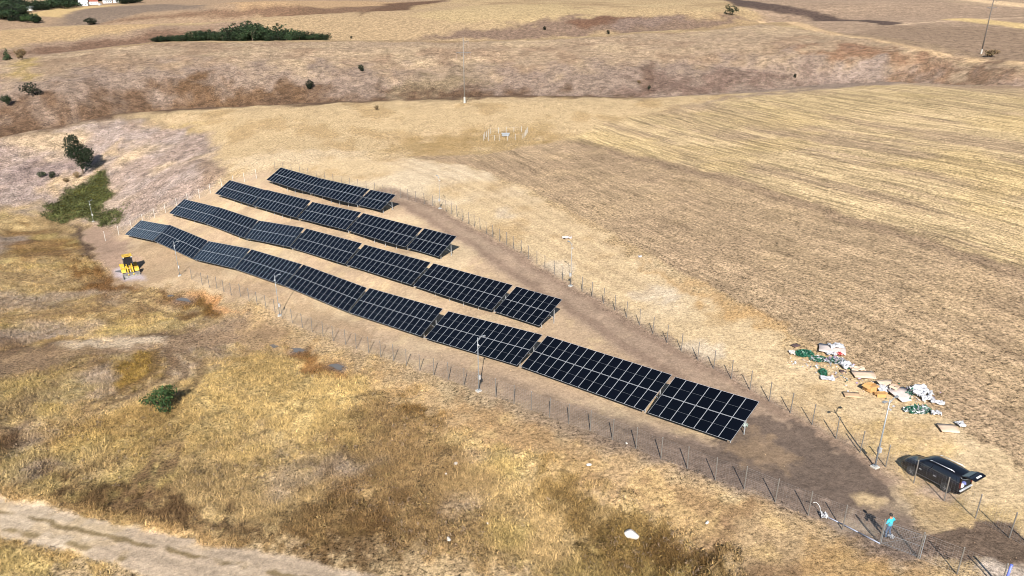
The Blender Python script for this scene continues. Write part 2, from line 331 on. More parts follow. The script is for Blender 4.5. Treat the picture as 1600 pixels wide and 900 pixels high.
    m = P([(300, 282), (312, 252), (340, 246), (352, 262), (322, 290)], .012, .05); C = mix(C, S(150, 124, 96), m * .8)
    m_green = P([(70, 322), (110, 300), (140, 276), (165, 268), (160, 300), (186, 308), (160, 330), (190, 334), (178, 356), (160, 354), (150, 344), (120, 350), (85, 338)], .010, .05); C = mix(C, S(94, 88, 40), m_green)
    # --- meadow in front
    m_mead = P([(-200, 330), (0, 322), (60, 318), (120, 348), (125, 380), (160, 410), (190, 430), (270, 446), (350, 488), (400, 512), (470, 528), (560, 568), (700, 640), (760, 672), (900, 740), (1010, 780), (1120, 850), (1180, 910), (1100, 1000), (-300, 1000)], .020, .07)
    M = np.tile(S(184, 155, 104), (N, 1)); M = mix(M, S(150, 120, 78), patch(n1, .46, .64) * .8); M = mix(M, S(204, 174, 116), patch(n2, .5, .68) * .8); M = mix(M, S(166, 146, 122), patch(fbm(x / 13, y / 13, 8, 4), .50, .66) * .8)
    M = mix(M, S(180, 156, 92), patch(fbm(x / 10, y / 10, 9, 4), .58, .72) * .6)
    C = mix(C, M, m_mead); grass = np.maximum(grass, m_mead); rough = np.maximum(rough, m_mead)
    m = P([(-50, 370), (40, 350), (110, 372), (130, 400), (60, 410), (-50, 410)], .02, .10); C = mix(C, S(122, 84, 42), m * .7 * patch(n2, .3, .6))
    m = P([(95, 415), (180, 418), (280, 448), (350, 484), (330, 496), (230, 452), (130, 446)], .016, .07); C = mix(C, S(116, 80, 40), m * .9)
    m = P([(290, 482), (300, 452), (335, 468), (352, 486), (320, 494)], .008, .03); C = mix(C, S(108, 78, 36), m * .8)
    m = P([(180, 570), (250, 545), (258, 570), (240, 600), (190, 612), (170, 600)], .012, .05); C = mix(C, S(148, 118, 58), m)
    m = P([(300, 560), (460, 545), (560, 590), (560, 690), (430, 720), (280, 690)], .04, .12); C = mix(C, S(194, 164, 100), m * .6)
    m = P([(100, 630), (280, 600), (300, 680), (220, 720), (90, 700)], .03, .10); C = mix(C, S(182, 150, 88), m * .6)
    m = P([(60, 800), (110, 745), (200, 760), (330, 810), (480, 840), (600, 890), (500, 870), (300, 850), (130, 808)], .024, .10); C = mix(C, S(92, 66, 42), m * .85)
    m = P([(440, 800), (520, 760), (640, 800), (640, 880), (540, 890), (440, 850)], .03, .12); C = mix(C, S(96, 70, 38), m * .75)
    m = P([(620, 640), (670, 600), (720, 645), (700, 660), (650, 650)], .014, .06); C = mix(C, S(130, 96, 44), m * .8)
    m = P([(820, 740), (880, 700), (960, 730), (930, 800), (1010, 800), (1110, 850), (1160, 910), (960, 910), (900, 850), (870, 800)], .024, .10); C = mix(C, S(120, 94, 50), m * .8)
    m = P([(1010, 838), (1100, 852), (1150, 900), (1060, 905), (1000, 870)], .02, .08); C = mix(C, S(92, 68, 36), m * .7)
    m = P([(440, 535), (520, 560), (540, 590), (470, 580)], .012, .06); C = mix(C, S(134, 88, 44), m * .8)
    # --- dry verge outside the near fence
    m = P([(350, 480), (420, 505), (500, 545), (600, 580), (720, 620), (900, 690), (1050, 740), (1250, 815), (1380, 870), (1500, 920), (1480, 960), (1230, 940), (1130, 850), (1010, 790), (880, 740), (720, 668), (600, 600), (480, 548), (400, 520)], .020, .06)
    G = np.tile(S(204, 170, 120), (N, 1)); G = mix(G, S(182, 146, 98), patch(n2, .45, .65)); G = mix(G, S(216, 180, 118), patch(n3, .5, .7) * .6)
    m_G = m.copy(); C = mix(C, G, m * .92); grass = np.where(m > .3, np.minimum(grass, 1 - .75 * m), grass); rough = np.maximum(rough, m * .5)
    m = P([(1050, 830), (1150, 800), (1260, 850), (1330, 900), (1200, 905), (1120, 880)], .024, .10); C = mix(C, S(150, 118, 84), m * .7 * patch(n2, .35, .6))
    m = P([(1240, 860), (1330, 845), (1420, 890), (1400, 910), (1260, 905)], .016, .07); C = mix(C, S(206, 162, 98), m * .45)
    m = P([(290, 450), (340, 470), (372, 490), (345, 484), (300, 460)], .008, .03); C = mix(C, S(214, 160, 104), m)
    # --- strip outside the far fence
    m = P([(420, 258), (620, 246), (720, 258), (830, 300), (960, 380), (1100, 460), (1250, 545), (1500, 660), (1660, 760), (1660, 960), (1500, 880), (1390, 770), (1200, 628), (1100, 568), (890, 450), (760, 368), (690, 330), (620, 308), (440, 270)], .016, .05)
    O = np.tile(S(220, 190, 140), (N, 1)); O = mix(O, S(202, 170, 120), patch(n2, .48, .66)); O = mix(O, S(228, 202, 158), patch(n1, .5, .66)); 
    m_O = m.copy(); C = mix(C, O, m); rough = np.where(m > .5, .4, rough)
    m = P([(1340, 640), (1500, 690), (1640, 780), (1640, 870), (1560, 820), (1400, 730)], .03, .12); C = mix(C, S(214, 180, 116), m * .6 * patch(n2, .4, .6))
    for cx, cy, rx, ry in ((790, 334, 18, 5), (875, 419, 26, 10), (1015, 461, 40, 12), (1100, 546, 36, 13), (690, 318, 20, 4)):
        m = P([(cx + rx * math.cos(t * .785), cy + ry * math.sin(t * .785)) for t in range(8)], .008, .03); C = mix(C, S(226, 206, 172), m * .5)
    # --- stubble fields
    A = cast([(920, 215), (1560, 408)]); e = (A[1] - A[0]) / np.linalg.norm(A[1] - A[0])
    al = x * e[0] + y * e[1]; ac = -x * e[1] + y * e[0]
    row = fbm(ac / 1.1, al / 22, 31, 3); row2 = fbm(ac / 4.5, al / 60, 32, 3)
    m_yel = P([(880, 216), (960, 190), (1080, 166), (1250, 143), (1400, 133), (1660, 142), (1660, 446), (1500, 392), (1300, 330), (1080, 264)], .010, .02)
    F = np.tile(S(214, 184, 132), (N, 1)); F = mix(F, S(178, 150, 114), patch(row2, .50, .66) * .75); F = mix(F, S(214, 183, 122), patch(n1, .48, .66) * .6)
    F = F * (1 + (row - .5) * .3)[:, None]
    C = mix(C, F, m_yel)
    m = P([(1000, 190), (1250, 148), (1400, 138), (1640, 150), (1640, 180), (1300, 180), (1100, 210)], .02, .05); C = mix(C, S(188, 162, 112), m * .5)
    m_br = P([(640, 244), (760, 240), (880, 218), (1080, 264), (1300, 330), (1500, 392), (1660, 446), (1660, 770), (1500, 668), (1360, 590), (1200, 500), (1060, 424), (960, 366), (840, 300), (740, 262)], .004, .012)
    F = np.tile(S(188, 159, 118), (N, 1)); F = mix(F, S(174, 146, 110), patch(n1, .46, .66) * .7); F = mix(F, S(192, 162, 118), patch(n2, .5, .68) * .5)
    F = F * (1 + (row - .5) * .3 + (n3 - .5) * .3)[:, None]
    C = mix(C, F, m_br)
    d, _ = line_dist(q, [(900, 219), (1080, 266), (1300, 332), (1500, 394), (1660, 448)], 2.0, smooth=True); C = mix(C, S(146, 121, 93), sstep(2.2, .4, d - .6) * .6)
    for pts in ([(610, 248), (700, 282), (800, 335), (900, 398), (1000, 455)], [(660, 246), (740, 276), (840, 328), (960, 398)]):
        d, _ = line_dist(q, pts, .25); C = mix(C, S(170, 142, 106), sstep(.8, .3, np.abs(d - 1.2)) * .3)
    m = P([(980, 400), (1100, 455), (1230, 520), (1180, 515), (1060, 455)], .010, .05); C = mix(C, S(196, 152, 92), m * .6)
    m_field = np.maximum(m_yel, m_br); grass = grass * (1 - m_field); rough = np.where(m_field > .4, .8, rough)
    # --- the bare site
    m_site = P([(176, 368), (240, 338), (330, 298), (420, 266), (620, 308), (690, 331), (760, 369), (890, 450), (1000, 512), (1100, 570), (1270, 668), (1390, 740), (1420, 790), (1430, 874), (1316, 829), (1000, 705), (830, 643), (700, 595), (557, 547), (441, 500), (380, 470), (300, 446), (240, 452), (190, 440), (150, 400), (128, 366), (150, 352)], .008, .02)
    B = np.tile(S(204, 174, 134), (N, 1)); B = mix(B, S(214, 186, 142), patch(n2, .48, .66)); B = mix(B, S(190, 160, 123), patch(n1, .48, .64) * .7); B = mix(B, S(220, 190, 138), patch(n3, .55, .75) * .5)
    C = mix(C, B, m_site); grass = grass * (1 - m_site); rough = np.where(m_site > .5, .3, rough)
    soil = m_site.copy()
    m = P([(190, 392), (260, 372), (330, 420), (450, 460), (560, 510), (640, 560), (560, 540), (440, 492), (320, 442), (230, 448), (196, 420)], .012, .05); C = mix(C, S(176, 146, 108), m * .7)
    # inside roads
    d, sg = line_dist(q, [(380, 470), (470, 502), (560, 536), (700, 586), (830, 633), (960, 676), (1100, 716), (1230, 762), (1330, 800), (1400, 842)], 0.7)
    sd_ = d * sg
    mm = sstep(3.6, 1.6, d) * sstep(500, 900, 800 + q.x * 9); near = sstep(-14, 18, x)
    C = mix(C, S(140, 119, 99), mm * (.3 + .65 * near)); trk = fbm(sd_ / .28, al / 40 + ac / 40, 41, 2); C = C * (1 + (trk - .5) * .55 * mm * near)[:, None]
    d, sg = line_dist(q, [(600, 300), (660, 326), (740, 372), (830, 430), (920, 484), (1030, 552), (1150, 622), (1260, 690), (1340, 742)], 0.7)
    mm = sstep(3.6, 2.0, d); C = mix(C, S(168, 142, 115), mm * .8); C = mix(C, S(148, 122, 98), sstep(.9, .3, np.abs(d - 1.6)) * mm * .6)
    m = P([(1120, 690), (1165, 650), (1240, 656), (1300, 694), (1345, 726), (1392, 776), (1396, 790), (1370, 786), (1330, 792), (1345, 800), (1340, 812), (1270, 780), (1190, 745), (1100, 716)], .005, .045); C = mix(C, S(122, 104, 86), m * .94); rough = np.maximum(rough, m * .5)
    m = P([(1335, 770), (1352, 768), (1385, 786), (1372, 796), (1345, 786)], .006, .02); C = mix(C, S(222, 190, 138), m)
    m = P([(1300, 808), (1340, 800), (1372, 830), (1366, 846), (1318, 826)], .010, .03); C = mix(C, S(196, 172, 138), m * .8)
    m = P([(1130, 694), (1180, 676), (1250, 716), (1220, 730), (1150, 712)], .012, .05); C = mix(C, S(184, 152, 112), m * .5)
    # entrance track bottom right
    m = P([(1380, 836), (1450, 838), (1500, 826), (1530, 806), (1570, 822), (1660, 880), (1660, 905), (1560, 884), (1490, 880), (1440, 870)], .005, .04); C = mix(C, S(122, 101, 82), m * .92); grass = grass * (1 - m)
    m = P([(1520, 884), (1560, 878), (1660, 905), (1640, 930), (1540, 905)], .008, .03); C = mix(C, S(212, 190, 160), m)
    m = P([(1430, 736), (1470, 756), (1488, 776), (1466, 784), (1430, 760)], .012, .04); C = mix(C, S(186, 160, 138), m * .7)
    # west dozer cut and spoil
    m = P([(126, 372), (140, 352), (165, 356), (182, 372), (205, 398), (215, 430), (190, 436), (150, 408)], .008, .03); C = mix(C, S(178, 148, 118), m)
    m = P([(116, 352), (128, 358), (133, 384), (144, 402), (136, 406), (122, 390), (117, 370)], .005, .03); C = mix(C, S(92, 74, 60), m * .9)  # shade along the eroded bank, painted into the ground colour as dark brown
    m = P([(172, 420), (192, 418), (222, 430), (232, 436), (200, 436), (184, 430)], .005, .015); C = mix(C, S(208, 192, 184), m)
    m = P([(-200, 560), (0, 545), (150, 530), (330, 505), (440, 505), (470, 530), (380, 545), (280, 545), (150, 560), (0, 590), (-200, 610)], .020, .06); C = mix(C, S(164, 134, 98), m * .85); grass = grass * (1 - .85 * m)
    m = P([(-200, 545), (0, 528), (120, 535), (250, 516), (340, 512), (300, 524), (180, 532), (60, 548), (-200, 575)], .010, .05); C = mix(C, S(104, 82, 62), m * .7 * patch(n3, .3, .55))
    m = P([(90, 536), (170, 525), (258, 526), (256, 538), (180, 540), (110, 546)], .008, .025); C = mix(C, S(216, 190, 150), m)
    m = P([(-100, 660), (0, 560), (60, 556), (190, 546), (130, 580), (70, 620), (20, 690), (-60, 750)], .018, .09); C = mix(C, S(120, 98, 76), m * .6 * patch(n2, .3, .6))
    m = P([(-60, 735), (0, 690), (30, 672), (40, 680), (6, 715), (-60, 770)], .008, .03); C = mix(C, S(84, 62, 42), m * .8)
    # wheel tracks curling through the meadow
    for pts in ([(165, 470), (190, 462), (240, 462), (285, 472)], [(200, 470), (250, 480), (300, 495)], [(250, 548), (258, 566), (244, 590), (205, 610), (150, 640)], [(270, 552), (300, 575), (290, 600), (250, 625)], [(230, 740), (255, 718), (262, 700)], [(205, 780), (236, 745), (246, 728)], [(0, 470), (60, 476), (160, 468)], [(0, 500), (120, 486), (230, 486)], [(0, 430), (90, 440), (150, 438)], [(0, 400), (60, 398), (120, 392)]):
        d, _ = line_dist(q, pts, .8); mm = sstep(.8, .25, np.abs(d - .9)); C = mix(C, S(126, 98, 66), mm * .6 * m_mead); grass = grass * (1 - .9 * mm)
    # --- farm track bottom left
    d, sg = line_dist(q, [(-260, 752), (-100, 783), (0, 806), (100, 829), (200, 853), (300, 876), (400, 897), (560, 936), (700, 975)], .3)
    sd_ = d * sg
    mm = sstep(2.15, 1.55, d + (n3 - .5) * .9)
    R = np.tile(S(228, 202, 162), (N, 1)); R = mix(R, S(204, 178, 142), patch(n2, .48, .66) * .8); R = mix(R, S(220, 188, 136), patch(n3, .54, .72) * .5); R = R * (1 - .16 * sstep(.5, .15, np.abs(np.abs(sd_ - .3) - .85)))[:, None]
    C = mix(C, R, mm); C = mix(C, S(134, 112, 72), mm * .85 * sstep(.34, .1, np.abs(sd_ - .42 + (n3 - .5) * .3)) * patch(n2 * .8 + n3 * 1.2, .78, 1.06)); 
    C = mix(C, S(140, 118, 76), mm * sstep(.4, .1, np.abs(sd_ + 1.05 + (n2 - .5) * .5)) * patch(n3, .5, .65) * .8)
    grass = grass * (1 - mm); rough = np.where(mm > .5, .12, rough); mm_road = mm
    m = sstep(3.4, 2.0, d) * (1 - mm); C = mix(C, S(200, 162, 104), m * .6 * m_mead * (sd_ < 0 if False else 1)); 
    # puddles' damp margins
    for cx, cy, rx, ry in ((288, 469, 17, 6), (466, 547, 16, 6), (527, 574, 16, 6)):
        m = P([(cx + rx * math.cos(t * .785), cy + ry * math.sin(t * .785)) for t in range(8)], .008, .02); C = mix(C, S(128, 110, 96), m * .8); grass = grass * (1 - m)
    C = mix(C, C_val, b1)
    # tonal grain at mid scale everywhere
    C = C * (1 + (n3 - .5) * (.14 + .5 * grass) + (n2 - .5) * (.08 + .32 * grass) + (nq - .5) * .12)[:, None]
    scrub = np.clip(np.maximum(b1 * .95, m_wb * .85) * (1 - m_site), 0, 1)
    smooth_ = np.clip(np.maximum(np.maximum(m_site + mm_road, m_O * .7), np.maximum(m_G * .45, m_mead * .1)) * (1 - .9 * m_field * (1 - m_site)), 0, 1)
    return np.clip(C, .008, .8), grass, rough, (m_yel + m_br * .55 * (1 - m_yel)) * (1 - m_site) * (1 - b1), m_green, smooth_, scrub

def relief(x, y, grass, rough, field):
    D = np.hypot(x, y)
    r = (fbm(x / 1.3, y / 1.3, 51, 3) - .5) * .55 * grass + (fbm(x / 4.2, y / 4.2, 52, 3) - .5) * (.28 * rough + .35 * grass) + (fbm(x / 14, y / 14, 53, 3) - .5) * .5 * rough
    r = r + (fbm(x / .6, y / .6, 54, 2) - .5) * .07 * (1 - grass)
    big = sstep(200, 320, D); r = r + big * ((fbm(x / 16, y / 16, 55, 4) - .5) * 3.0 * np.clip(rough, .15, 1) + (fbm(x / 5, y / 5, 56, 3) - .5) * .9 * rough)
    return r * sstep(3, 14, D) * (1 - field * .3)

def terrain_axes():
    az = np.concatenate([np.linspace(-math.pi, rad(-47), 60, endpoint=False), np.linspace(rad(-47), rad(47), 840), np.linspace(rad(47), math.pi, 61)[1:-1]])
    u = 1 / np.linspace(1 / 24., 1 / 1600., 520); g = np.exp(np.linspace(math.log(140), math.log(1600), 240)); f = np.exp(np.linspace(math.log(1600), math.log(14000), 26))[1:]; c = np.linspace(.05, 24, 15, endpoint=False)
    return az, np.unique(np.concatenate([c, u, g, f]))

def node_mat(name):
    m = bpy.data.materials.new(name); m.use_nodes = True
    return m, m.node_tree, m.node_tree.nodes['Principled BSDF']

def ground_material():
    m, t, b = node_mat('dry_ground'); N, L = t.nodes, t.links
    att = N.new('ShaderNodeAttribute'); att.attribute_name = 'Col'
    tc = N.new('ShaderNodeTexCoord')
    n1 = N.new('ShaderNodeTexNoise'); n1.inputs['Scale'].default_value = 2.9; n1.inputs['Detail'].default_value = 3.0; n1.inputs['Roughness'].default_value = 1.0
    n2 = N.new('ShaderNodeTexNoise'); n2.inputs['Scale'].default_value = .34; n2.inputs['Detail'].default_value = 4; n2.inputs['Roughness'].default_value = .95
    for n_ in (n1, n2): L.new(tc.outputs['Object'], n_.inputs['Vector'])
    mr1 = N.new('ShaderNodeMapRange'); mr1.inputs[1].default_value = .40; mr1.inputs[2].default_value = .60; mr1.inputs[3].default_value = .44; mr1.inputs[4].default_value = 1.56; mr1.clamp = False
    mr2 = N.new('ShaderNodeMapRange'); mr2.inputs[1].default_value = .40; mr2.inputs[2].default_value = .60; mr2.inputs[3].default_value = -.62; mr2.inputs[4].default_value = .42
    L.new(n1.outputs[0], mr1.inputs[0]); L.new(n2.outputs[0], mr2.inputs[0])
    sa = N.new('ShaderNodeAttribute'); sa.attribute_name = 'scrub'
    sw = N.new('ShaderNodeMath'); sw.operation = 'MULTIPLY_ADD'; L.new(sa.outputs['Fac'], sw.inputs[0]); sw.inputs[1].default_value = .50; sw.inputs[2].default_value = .20
    s2 = N.new('ShaderNodeMath'); s2.operation = 'MULTIPLY_ADD'; L.new(mr2.outputs[0], s2.inputs[0]); L.new(sw.outputs[0], s2.inputs[1]); s2.inputs[2].default_value = 1.0
    ca = N.new('ShaderNodeAttribute'); ca.attribute_name = 'calm'
    mc = N.new('ShaderNodeMath'); mc.operation = 'MULTIPLY'; L.new(ca.outputs['Fac'], mc.inputs[0]); mc.inputs[1].default_value = .72
    mxc = N.new('ShaderNodeMix'); L.new(mc.outputs[0], mxc.inputs[0]); L.new(mr1.outputs[0], mxc.inputs[2]); mxc.inputs[3].default_value = 1.0
    mu = N.new('ShaderNodeMath'); mu.operation = 'MULTIPLY'; L.new(mxc.outputs[0], mu.inputs[0]); L.new(s2.outputs[0], mu.inputs[1])
    fa = N.new('ShaderNodeAttribute'); fa.attribute_name = 'stubble'
    mp = N.new('ShaderNodeMapping'); mp.vector_type = 'TEXTURE'; mp.inputs['Rotation'].default_value = (0, 0, ROW_ANG); mp.inputs['Scale'].default_value = (14.0, .85, 1.0); L.new(tc.outputs['Object'], mp.inputs[0])
    n3 = N.new('ShaderNodeTexNoise'); n3.inputs['Scale'].default_value = 1.0; n3.inputs['Detail'].default_value = 3; n3.inputs['Roughness'].default_value = .75; L.new(mp.outputs[0], n3.inputs['Vector'])
    mr3 = N.new('ShaderNodeMapRange'); mr3.inputs[1].default_value = .36; mr3.inputs[2].default_value = .60; mr3.inputs[3].default_value = -.46; mr3.inputs[4].default_value = .20; L.new(n3.outputs[0], mr3.inputs[0])
    m3 = N.new('ShaderNodeMath'); m3.operation = 'MULTIPLY_ADD'; L.new(mr3.outputs[0], m3.inputs[0]); L.new(fa.outputs['Fac'], m3.inputs[1]); m3.inputs[2].default_value = 1.0
    m4 = N.new('ShaderNodeMath'); m4.operation = 'MULTIPLY'; L.new(mu.outputs[0], m4.inputs[0]); L.new(m3.outputs[0], m4.inputs[1])
    vm = N.new('ShaderNodeVectorMath'); vm.operation = 'SCALE'; L.new(att.outputs['Color'], vm.inputs[0]); L.new(m4.outputs[0], vm.inputs['Scale'])
    L.new(vm.outputs[0], b.inputs['Base Color']); b.inputs['Roughness'].default_value = 1.0
    b.inputs['Specular IOR Level'].default_value = 0.05
    bp = N.new('ShaderNodeBump'); bp.inputs['Strength'].default_value = .55; bp.inputs['Distance'].default_value = .12
    L.new(n1.outputs[0], bp.inputs['Height']); L.new(bp.outputs[0], b.inputs['Normal'])
    return m

def mesh_np(name, V, F, mats, color=None, smooth=True, parent=None, mat_idx=None):
    me = bpy.data.meshes.new(name); V = np.asarray(V, np.float32); F = np.asarray(F, np.int32)
    k = F.shape[1]
    me.vertices.add(len(V)); me.vertices.foreach_set('co', V.ravel()); me.loops.add(F.size); me.loops.foreach_set('vertex_index', F.ravel())
    me.polygons.add(len(F)); me.polygons.foreach_set('loop_start', np.arange(0, F.size, k, dtype=np.int32))
    if smooth: me.polygons.foreach_set('use_smooth', np.ones(len(F), bool))
    if mat_idx is not None: me.polygons.foreach_set('material_index', np.asarray(mat_idx, np.int32))
    me.update(calc_edges=True)
    if color is not None:
        a = me.color_attributes.new('Col', 'FLOAT_COLOR', 'POINT'); a.data.foreach_set('color', np.concatenate([color, np.ones((len(color), 1))], 1).astype(np.float32).ravel())
    for m in mats: me.materials.append(m)
    o = bpy.data.objects.new(name, me); COL.objects.link(o)
    if parent: o.parent = parent
    return o

_ra = cast([(920, 215), (1560, 408)]); ROW_ANG = math.atan2(_ra[1, 1] - _ra[0, 1], _ra[1, 0] - _ra[0, 0])
az, DD = terrain_axes(); nA, nD = len(az), len(DD)
AA, RR = np.meshgrid(az, DD); gx = (RR * np.sin(AA)).ravel(); gy = (RR * np.cos(AA)).ravel()
gz = base_h(gx, gy)
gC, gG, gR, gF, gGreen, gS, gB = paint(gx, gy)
gz = gz + relief(gx, gy, gG, gR, gF)
idx = np.arange(nA * nD).reshape(nD, nA); nxt = np.roll(idx, -1, 1)
Fq = np.stack([idx[:-1], nxt[:-1], nxt[1:], idx[1:]], -1).reshape(-1, 4)
V = np.stack([gx, gy, gz], 1)
V = np.vstack([V, [[0, 0, float(gz[:nA].mean())]]]); gC2 = np.vstack([gC, gC[:nA].mean(0)[None]])
c = len(V) - 1
cap = np.stack([idx[0], np.full(nA, c), np.full(nA, c), nxt[0]], -1)   # degenerate quads replaced below
GROUND_M = ground_material()
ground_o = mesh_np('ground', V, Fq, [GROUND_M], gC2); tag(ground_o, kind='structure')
_fa = ground_o.data.attributes.new('stubble', 'FLOAT', 'POINT'); _fa.data.foreach_set('value', np.append(gF, 0).astype(np.float32))
_fa = ground_o.data.attributes.new('scrub', 'FLOAT', 'POINT'); _fa.data.foreach_set('value', np.append(gB, 0).astype(np.float32))
_fa = ground_o.data.attributes.new('calm', 'FLOAT', 'POINT'); _fa.data.foreach_set('value', np.append(gS, 0).astype(np.float32))
capo = None

def lookup(x, y, fields):            # bilinear read of the finished ground sheet
    x = np.atleast_1d(np.asarray(x, float)); y = np.atleast_1d(np.asarray(y, float))
    a = np.arctan2(x, y); d = np.hypot(x, y)
    i = np.clip(np.searchsorted(az, a) - 1, 0, nA - 2); j = np.clip(np.searchsorted(DD, d) - 1, 0, nD - 2)
    u = np.clip((a - az[i]) / (az[i + 1] - az[i]), 0, 1); v = np.clip((d - DD[j]) / (DD[j + 1] - DD[j]), 0, 1)
    k = j * nA + i; out = []
    for f in fields:
        uu, vv = (u, v) if f.ndim == 1 else (u[:, None], v[:, None])
        out.append((f[k] * (1 - uu) + f[k + 1] * uu) * (1 - vv) + (f[k + nA] * (1 - uu) + f[k + nA + 1] * uu) * vv)
    return out
def ground(x, y): return lookup(x, y, [gz])[0]
def at(px, py):
    p = cast([(px, py)]); return Vector((p[0, 0], p[0, 1], float(ground(p[:, 0], p[:, 1])[0])))
def ats(P):
    p = cast(P); return [Vector((a, b, c)) for (a, b), c in zip(p, ground(p[:, 0], p[:, 1]))]
# ------------------------------------------------------------------ mesh builder
class MB:
    def __init__(s): s.v = []; s.f = []; s.m = []
    def add(s, vs, fs, m=0):
        b = len(s.v); s.v += [tuple(v) for v in vs]; s.f += [tuple(i + b for i in f) for f in fs]; s.m += [m] * len(fs)
    def box(s, c, sz, M=None, m=0):
        c = Vector(c); hx, hy, hz = sz[0] / 2, sz[1] / 2, sz[2] / 2
        vs = [Vector((x, y, z)) for x in (-hx, hx) for y in (-hy, hy) for z in (-hz, hz)]
        vs = [((M @ v) if M else v) + c for v in vs]
        s.add(vs, [(0, 1, 3, 2), (4, 6, 7, 5), (0, 4, 5, 1), (2, 3, 7, 6), (0, 2, 6, 4), (1, 5, 7, 3)], m)
    def tube(s, a, b, r, n=6, r2=None, m=0, caps=True):
        a, b = Vector(a), Vector(b); d = (b - a).normalized(); u = d.orthogonal().normalized(); w_ = d.cross(u); r2 = r if r2 is None else r2
        vs = [p + (u * math.cos(t) + w_ * math.sin(t)) * q for p, q in ((a, r), (b, r2)) for t in [2 * math.pi * k / n for k in range(n)]]
        fs = [(k, (k + 1) % n, n + (k + 1) % n, n + k) for k in range(n)]
        if caps: fs += [tuple(range(n - 1, -1, -1)), tuple(range(n, 2 * n))]
        s.add(vs, fs, m)
    def path(s, pts, r, n=6, m=0):
        for a, b in zip(pts[:-1], pts[1:]): s.tube(a, b, r, n, m=m)
    def prism(s, prof, x0, x1, m=0, axis='y'):      # profile in (x,z) pushed along y
        k = len(prof); vs = [(p[0], x0, p[1]) for p in prof] + [(p[0], x1, p[1]) for p in prof]
        s.add(vs, [(i, (i + 1) % k, k + (i + 1) % k, k + i) for i in range(k)] + [tuple(range(k - 1, -1, -1)), tuple(range(k, 2 * k))], m)
    def mesh(s, name, mats, smooth=False):
        me = bpy.data.meshes.new(name); me.from_pydata(s.v, [], s.f); me.update()
        for m in (mats if isinstance(mats, (list, tuple)) else [mats]): me.materials.append(m)
        me.polygons.foreach_set('material_index', np.array(s.m, np.int32))
        bm = bmesh.new(); bm.from_mesh(me); bmesh.ops.recalc_face_normals(bm, faces=bm.faces)
        bm.to_mesh(me); bm.free()
        if smooth: me.polygons.foreach_set('use_smooth', np.ones(len(me.polygons), bool))
        return me
    def build(s, name, mats, parent=None, smooth=False, bevel=0):
        o = bpy.data.objects.new(name, s.mesh(name, mats, smooth)); COL.objects.link(o)
        if parent: o.parent = parent
        if bevel:
            b = o.modifiers.new('bevel', 'BEVEL'); b.width = bevel; b.segments = 2; b.limit_method = 'ANGLE'
        return o
def link(name, me, parent=None, loc=None, rot=None):
    o = bpy.data.objects.new(name, me); COL.objects.link(o)
    if parent: o.parent = parent
    if loc is not None: o.location = loc
    if rot is not None: o.rotation_euler = rot
    return o

def mat(name, col, rough=.6, metal=0., spec=.5, var=.12, scale=6., bump=0., coat=0.):
    m, t, b = node_mat(name); N, L = t.nodes, t.links
    tc = N.new('ShaderNodeTexCoord'); n_ = N.new('ShaderNodeTexNoise'); n_.inputs['Scale'].default_value = scale; n_.inputs['Detail'].default_value = 4
    L.new(tc.outputs['Object'], n_.inputs['Vector'])
    mr = N.new('ShaderNodeMapRange'); mr.inputs[1].default_value = .3; mr.inputs[2].default_value = .7; mr.inputs[3].default_value = 1 - var; mr.inputs[4].default_value = 1 + var; L.new(n_.outputs[0], mr.inputs[0])
    vm = N.new('ShaderNodeVectorMath'); vm.operation = 'SCALE'; vm.inputs[0].default_value = col; L.new(mr.outputs[0], vm.inputs['Scale']); L.new(vm.outputs[0], b.inputs['Base Color'])
    b.inputs['Roughness'].default_value = rough; b.inputs['Metallic'].default_value = metal; b.inputs['Specular IOR Level'].default_value = spec; b.inputs['Coat Weight'].default_value = coat
    if bump:
        bp = N.new('ShaderNodeBump'); bp.inputs['Strength'].default_value = bump; bp.inputs['Distance'].default_value = .03; L.new(n_.outputs[0], bp.inputs['Height']); L.new(bp.outputs[0], b.inputs['Normal'])
    return m

M = {}
M['alu'] = mat('anodised_aluminium', (.66, .67, .69), .45, .6, .5, .08)
M['galv'] = mat('galvanised_steel', (.42, .44, .46), .5, .5, .5, .15)
M['back'] = mat('white_backsheet', (.6, .6, .6), .6)
def cell_material():
    m, t, b = node_mat('solar_cells'); N, L = t.nodes, t.links
    tc = N.new('ShaderNodeTexCoord'); sp = N.new('ShaderNodeSeparateXYZ'); L.new(tc.outputs['Object'], sp.inputs[0])
    # fine busbar lines between the cells and a tone that differs from panel to panel
    mx = N.new('ShaderNodeMath'); mx.operation = 'MULTIPLY'; mx.inputs[1].default_value = 1 / .158; L.new(sp.outputs[0], mx.inputs[0])
    fr = N.new('ShaderNodeMath'); fr.operation = 'FRACT'; L.new(mx.outputs[0], fr.inputs[0])
    lt = N.new('ShaderNodeMath'); lt.operation = 'LESS_THAN'; lt.inputs[1].default_value = .05; L.new(fr.outputs[0], lt.inputs[0])
    oi = N.new('ShaderNodeObjectInfo')
    rp = N.new('ShaderNodeMix'); rp.data_type = 'RGBA'; rp.inputs[6].default_value = (.0008, .0010, .0018, 1); rp.inputs[7].default_value = (.0014, .0017, .0032, 1); L.new(oi.outputs['Random'], rp.inputs[0])
    ln = N.new('ShaderNodeMix'); ln.data_type = 'RGBA'; L.new(lt.outputs[0], ln.inputs[0]); L.new(rp.outputs[2], ln.inputs[6]); ln.inputs[7].default_value = (.003, .0033, .0052, 1)
    L.new(ln.outputs[2], b.inputs['Base Color']); b.inputs['Roughness'].default_value = .09; b.inputs['IOR'].default_value = 1.45; b.inputs['Specular IOR Level'].default_value = .55
    return m
M['cells'] = cell_material()

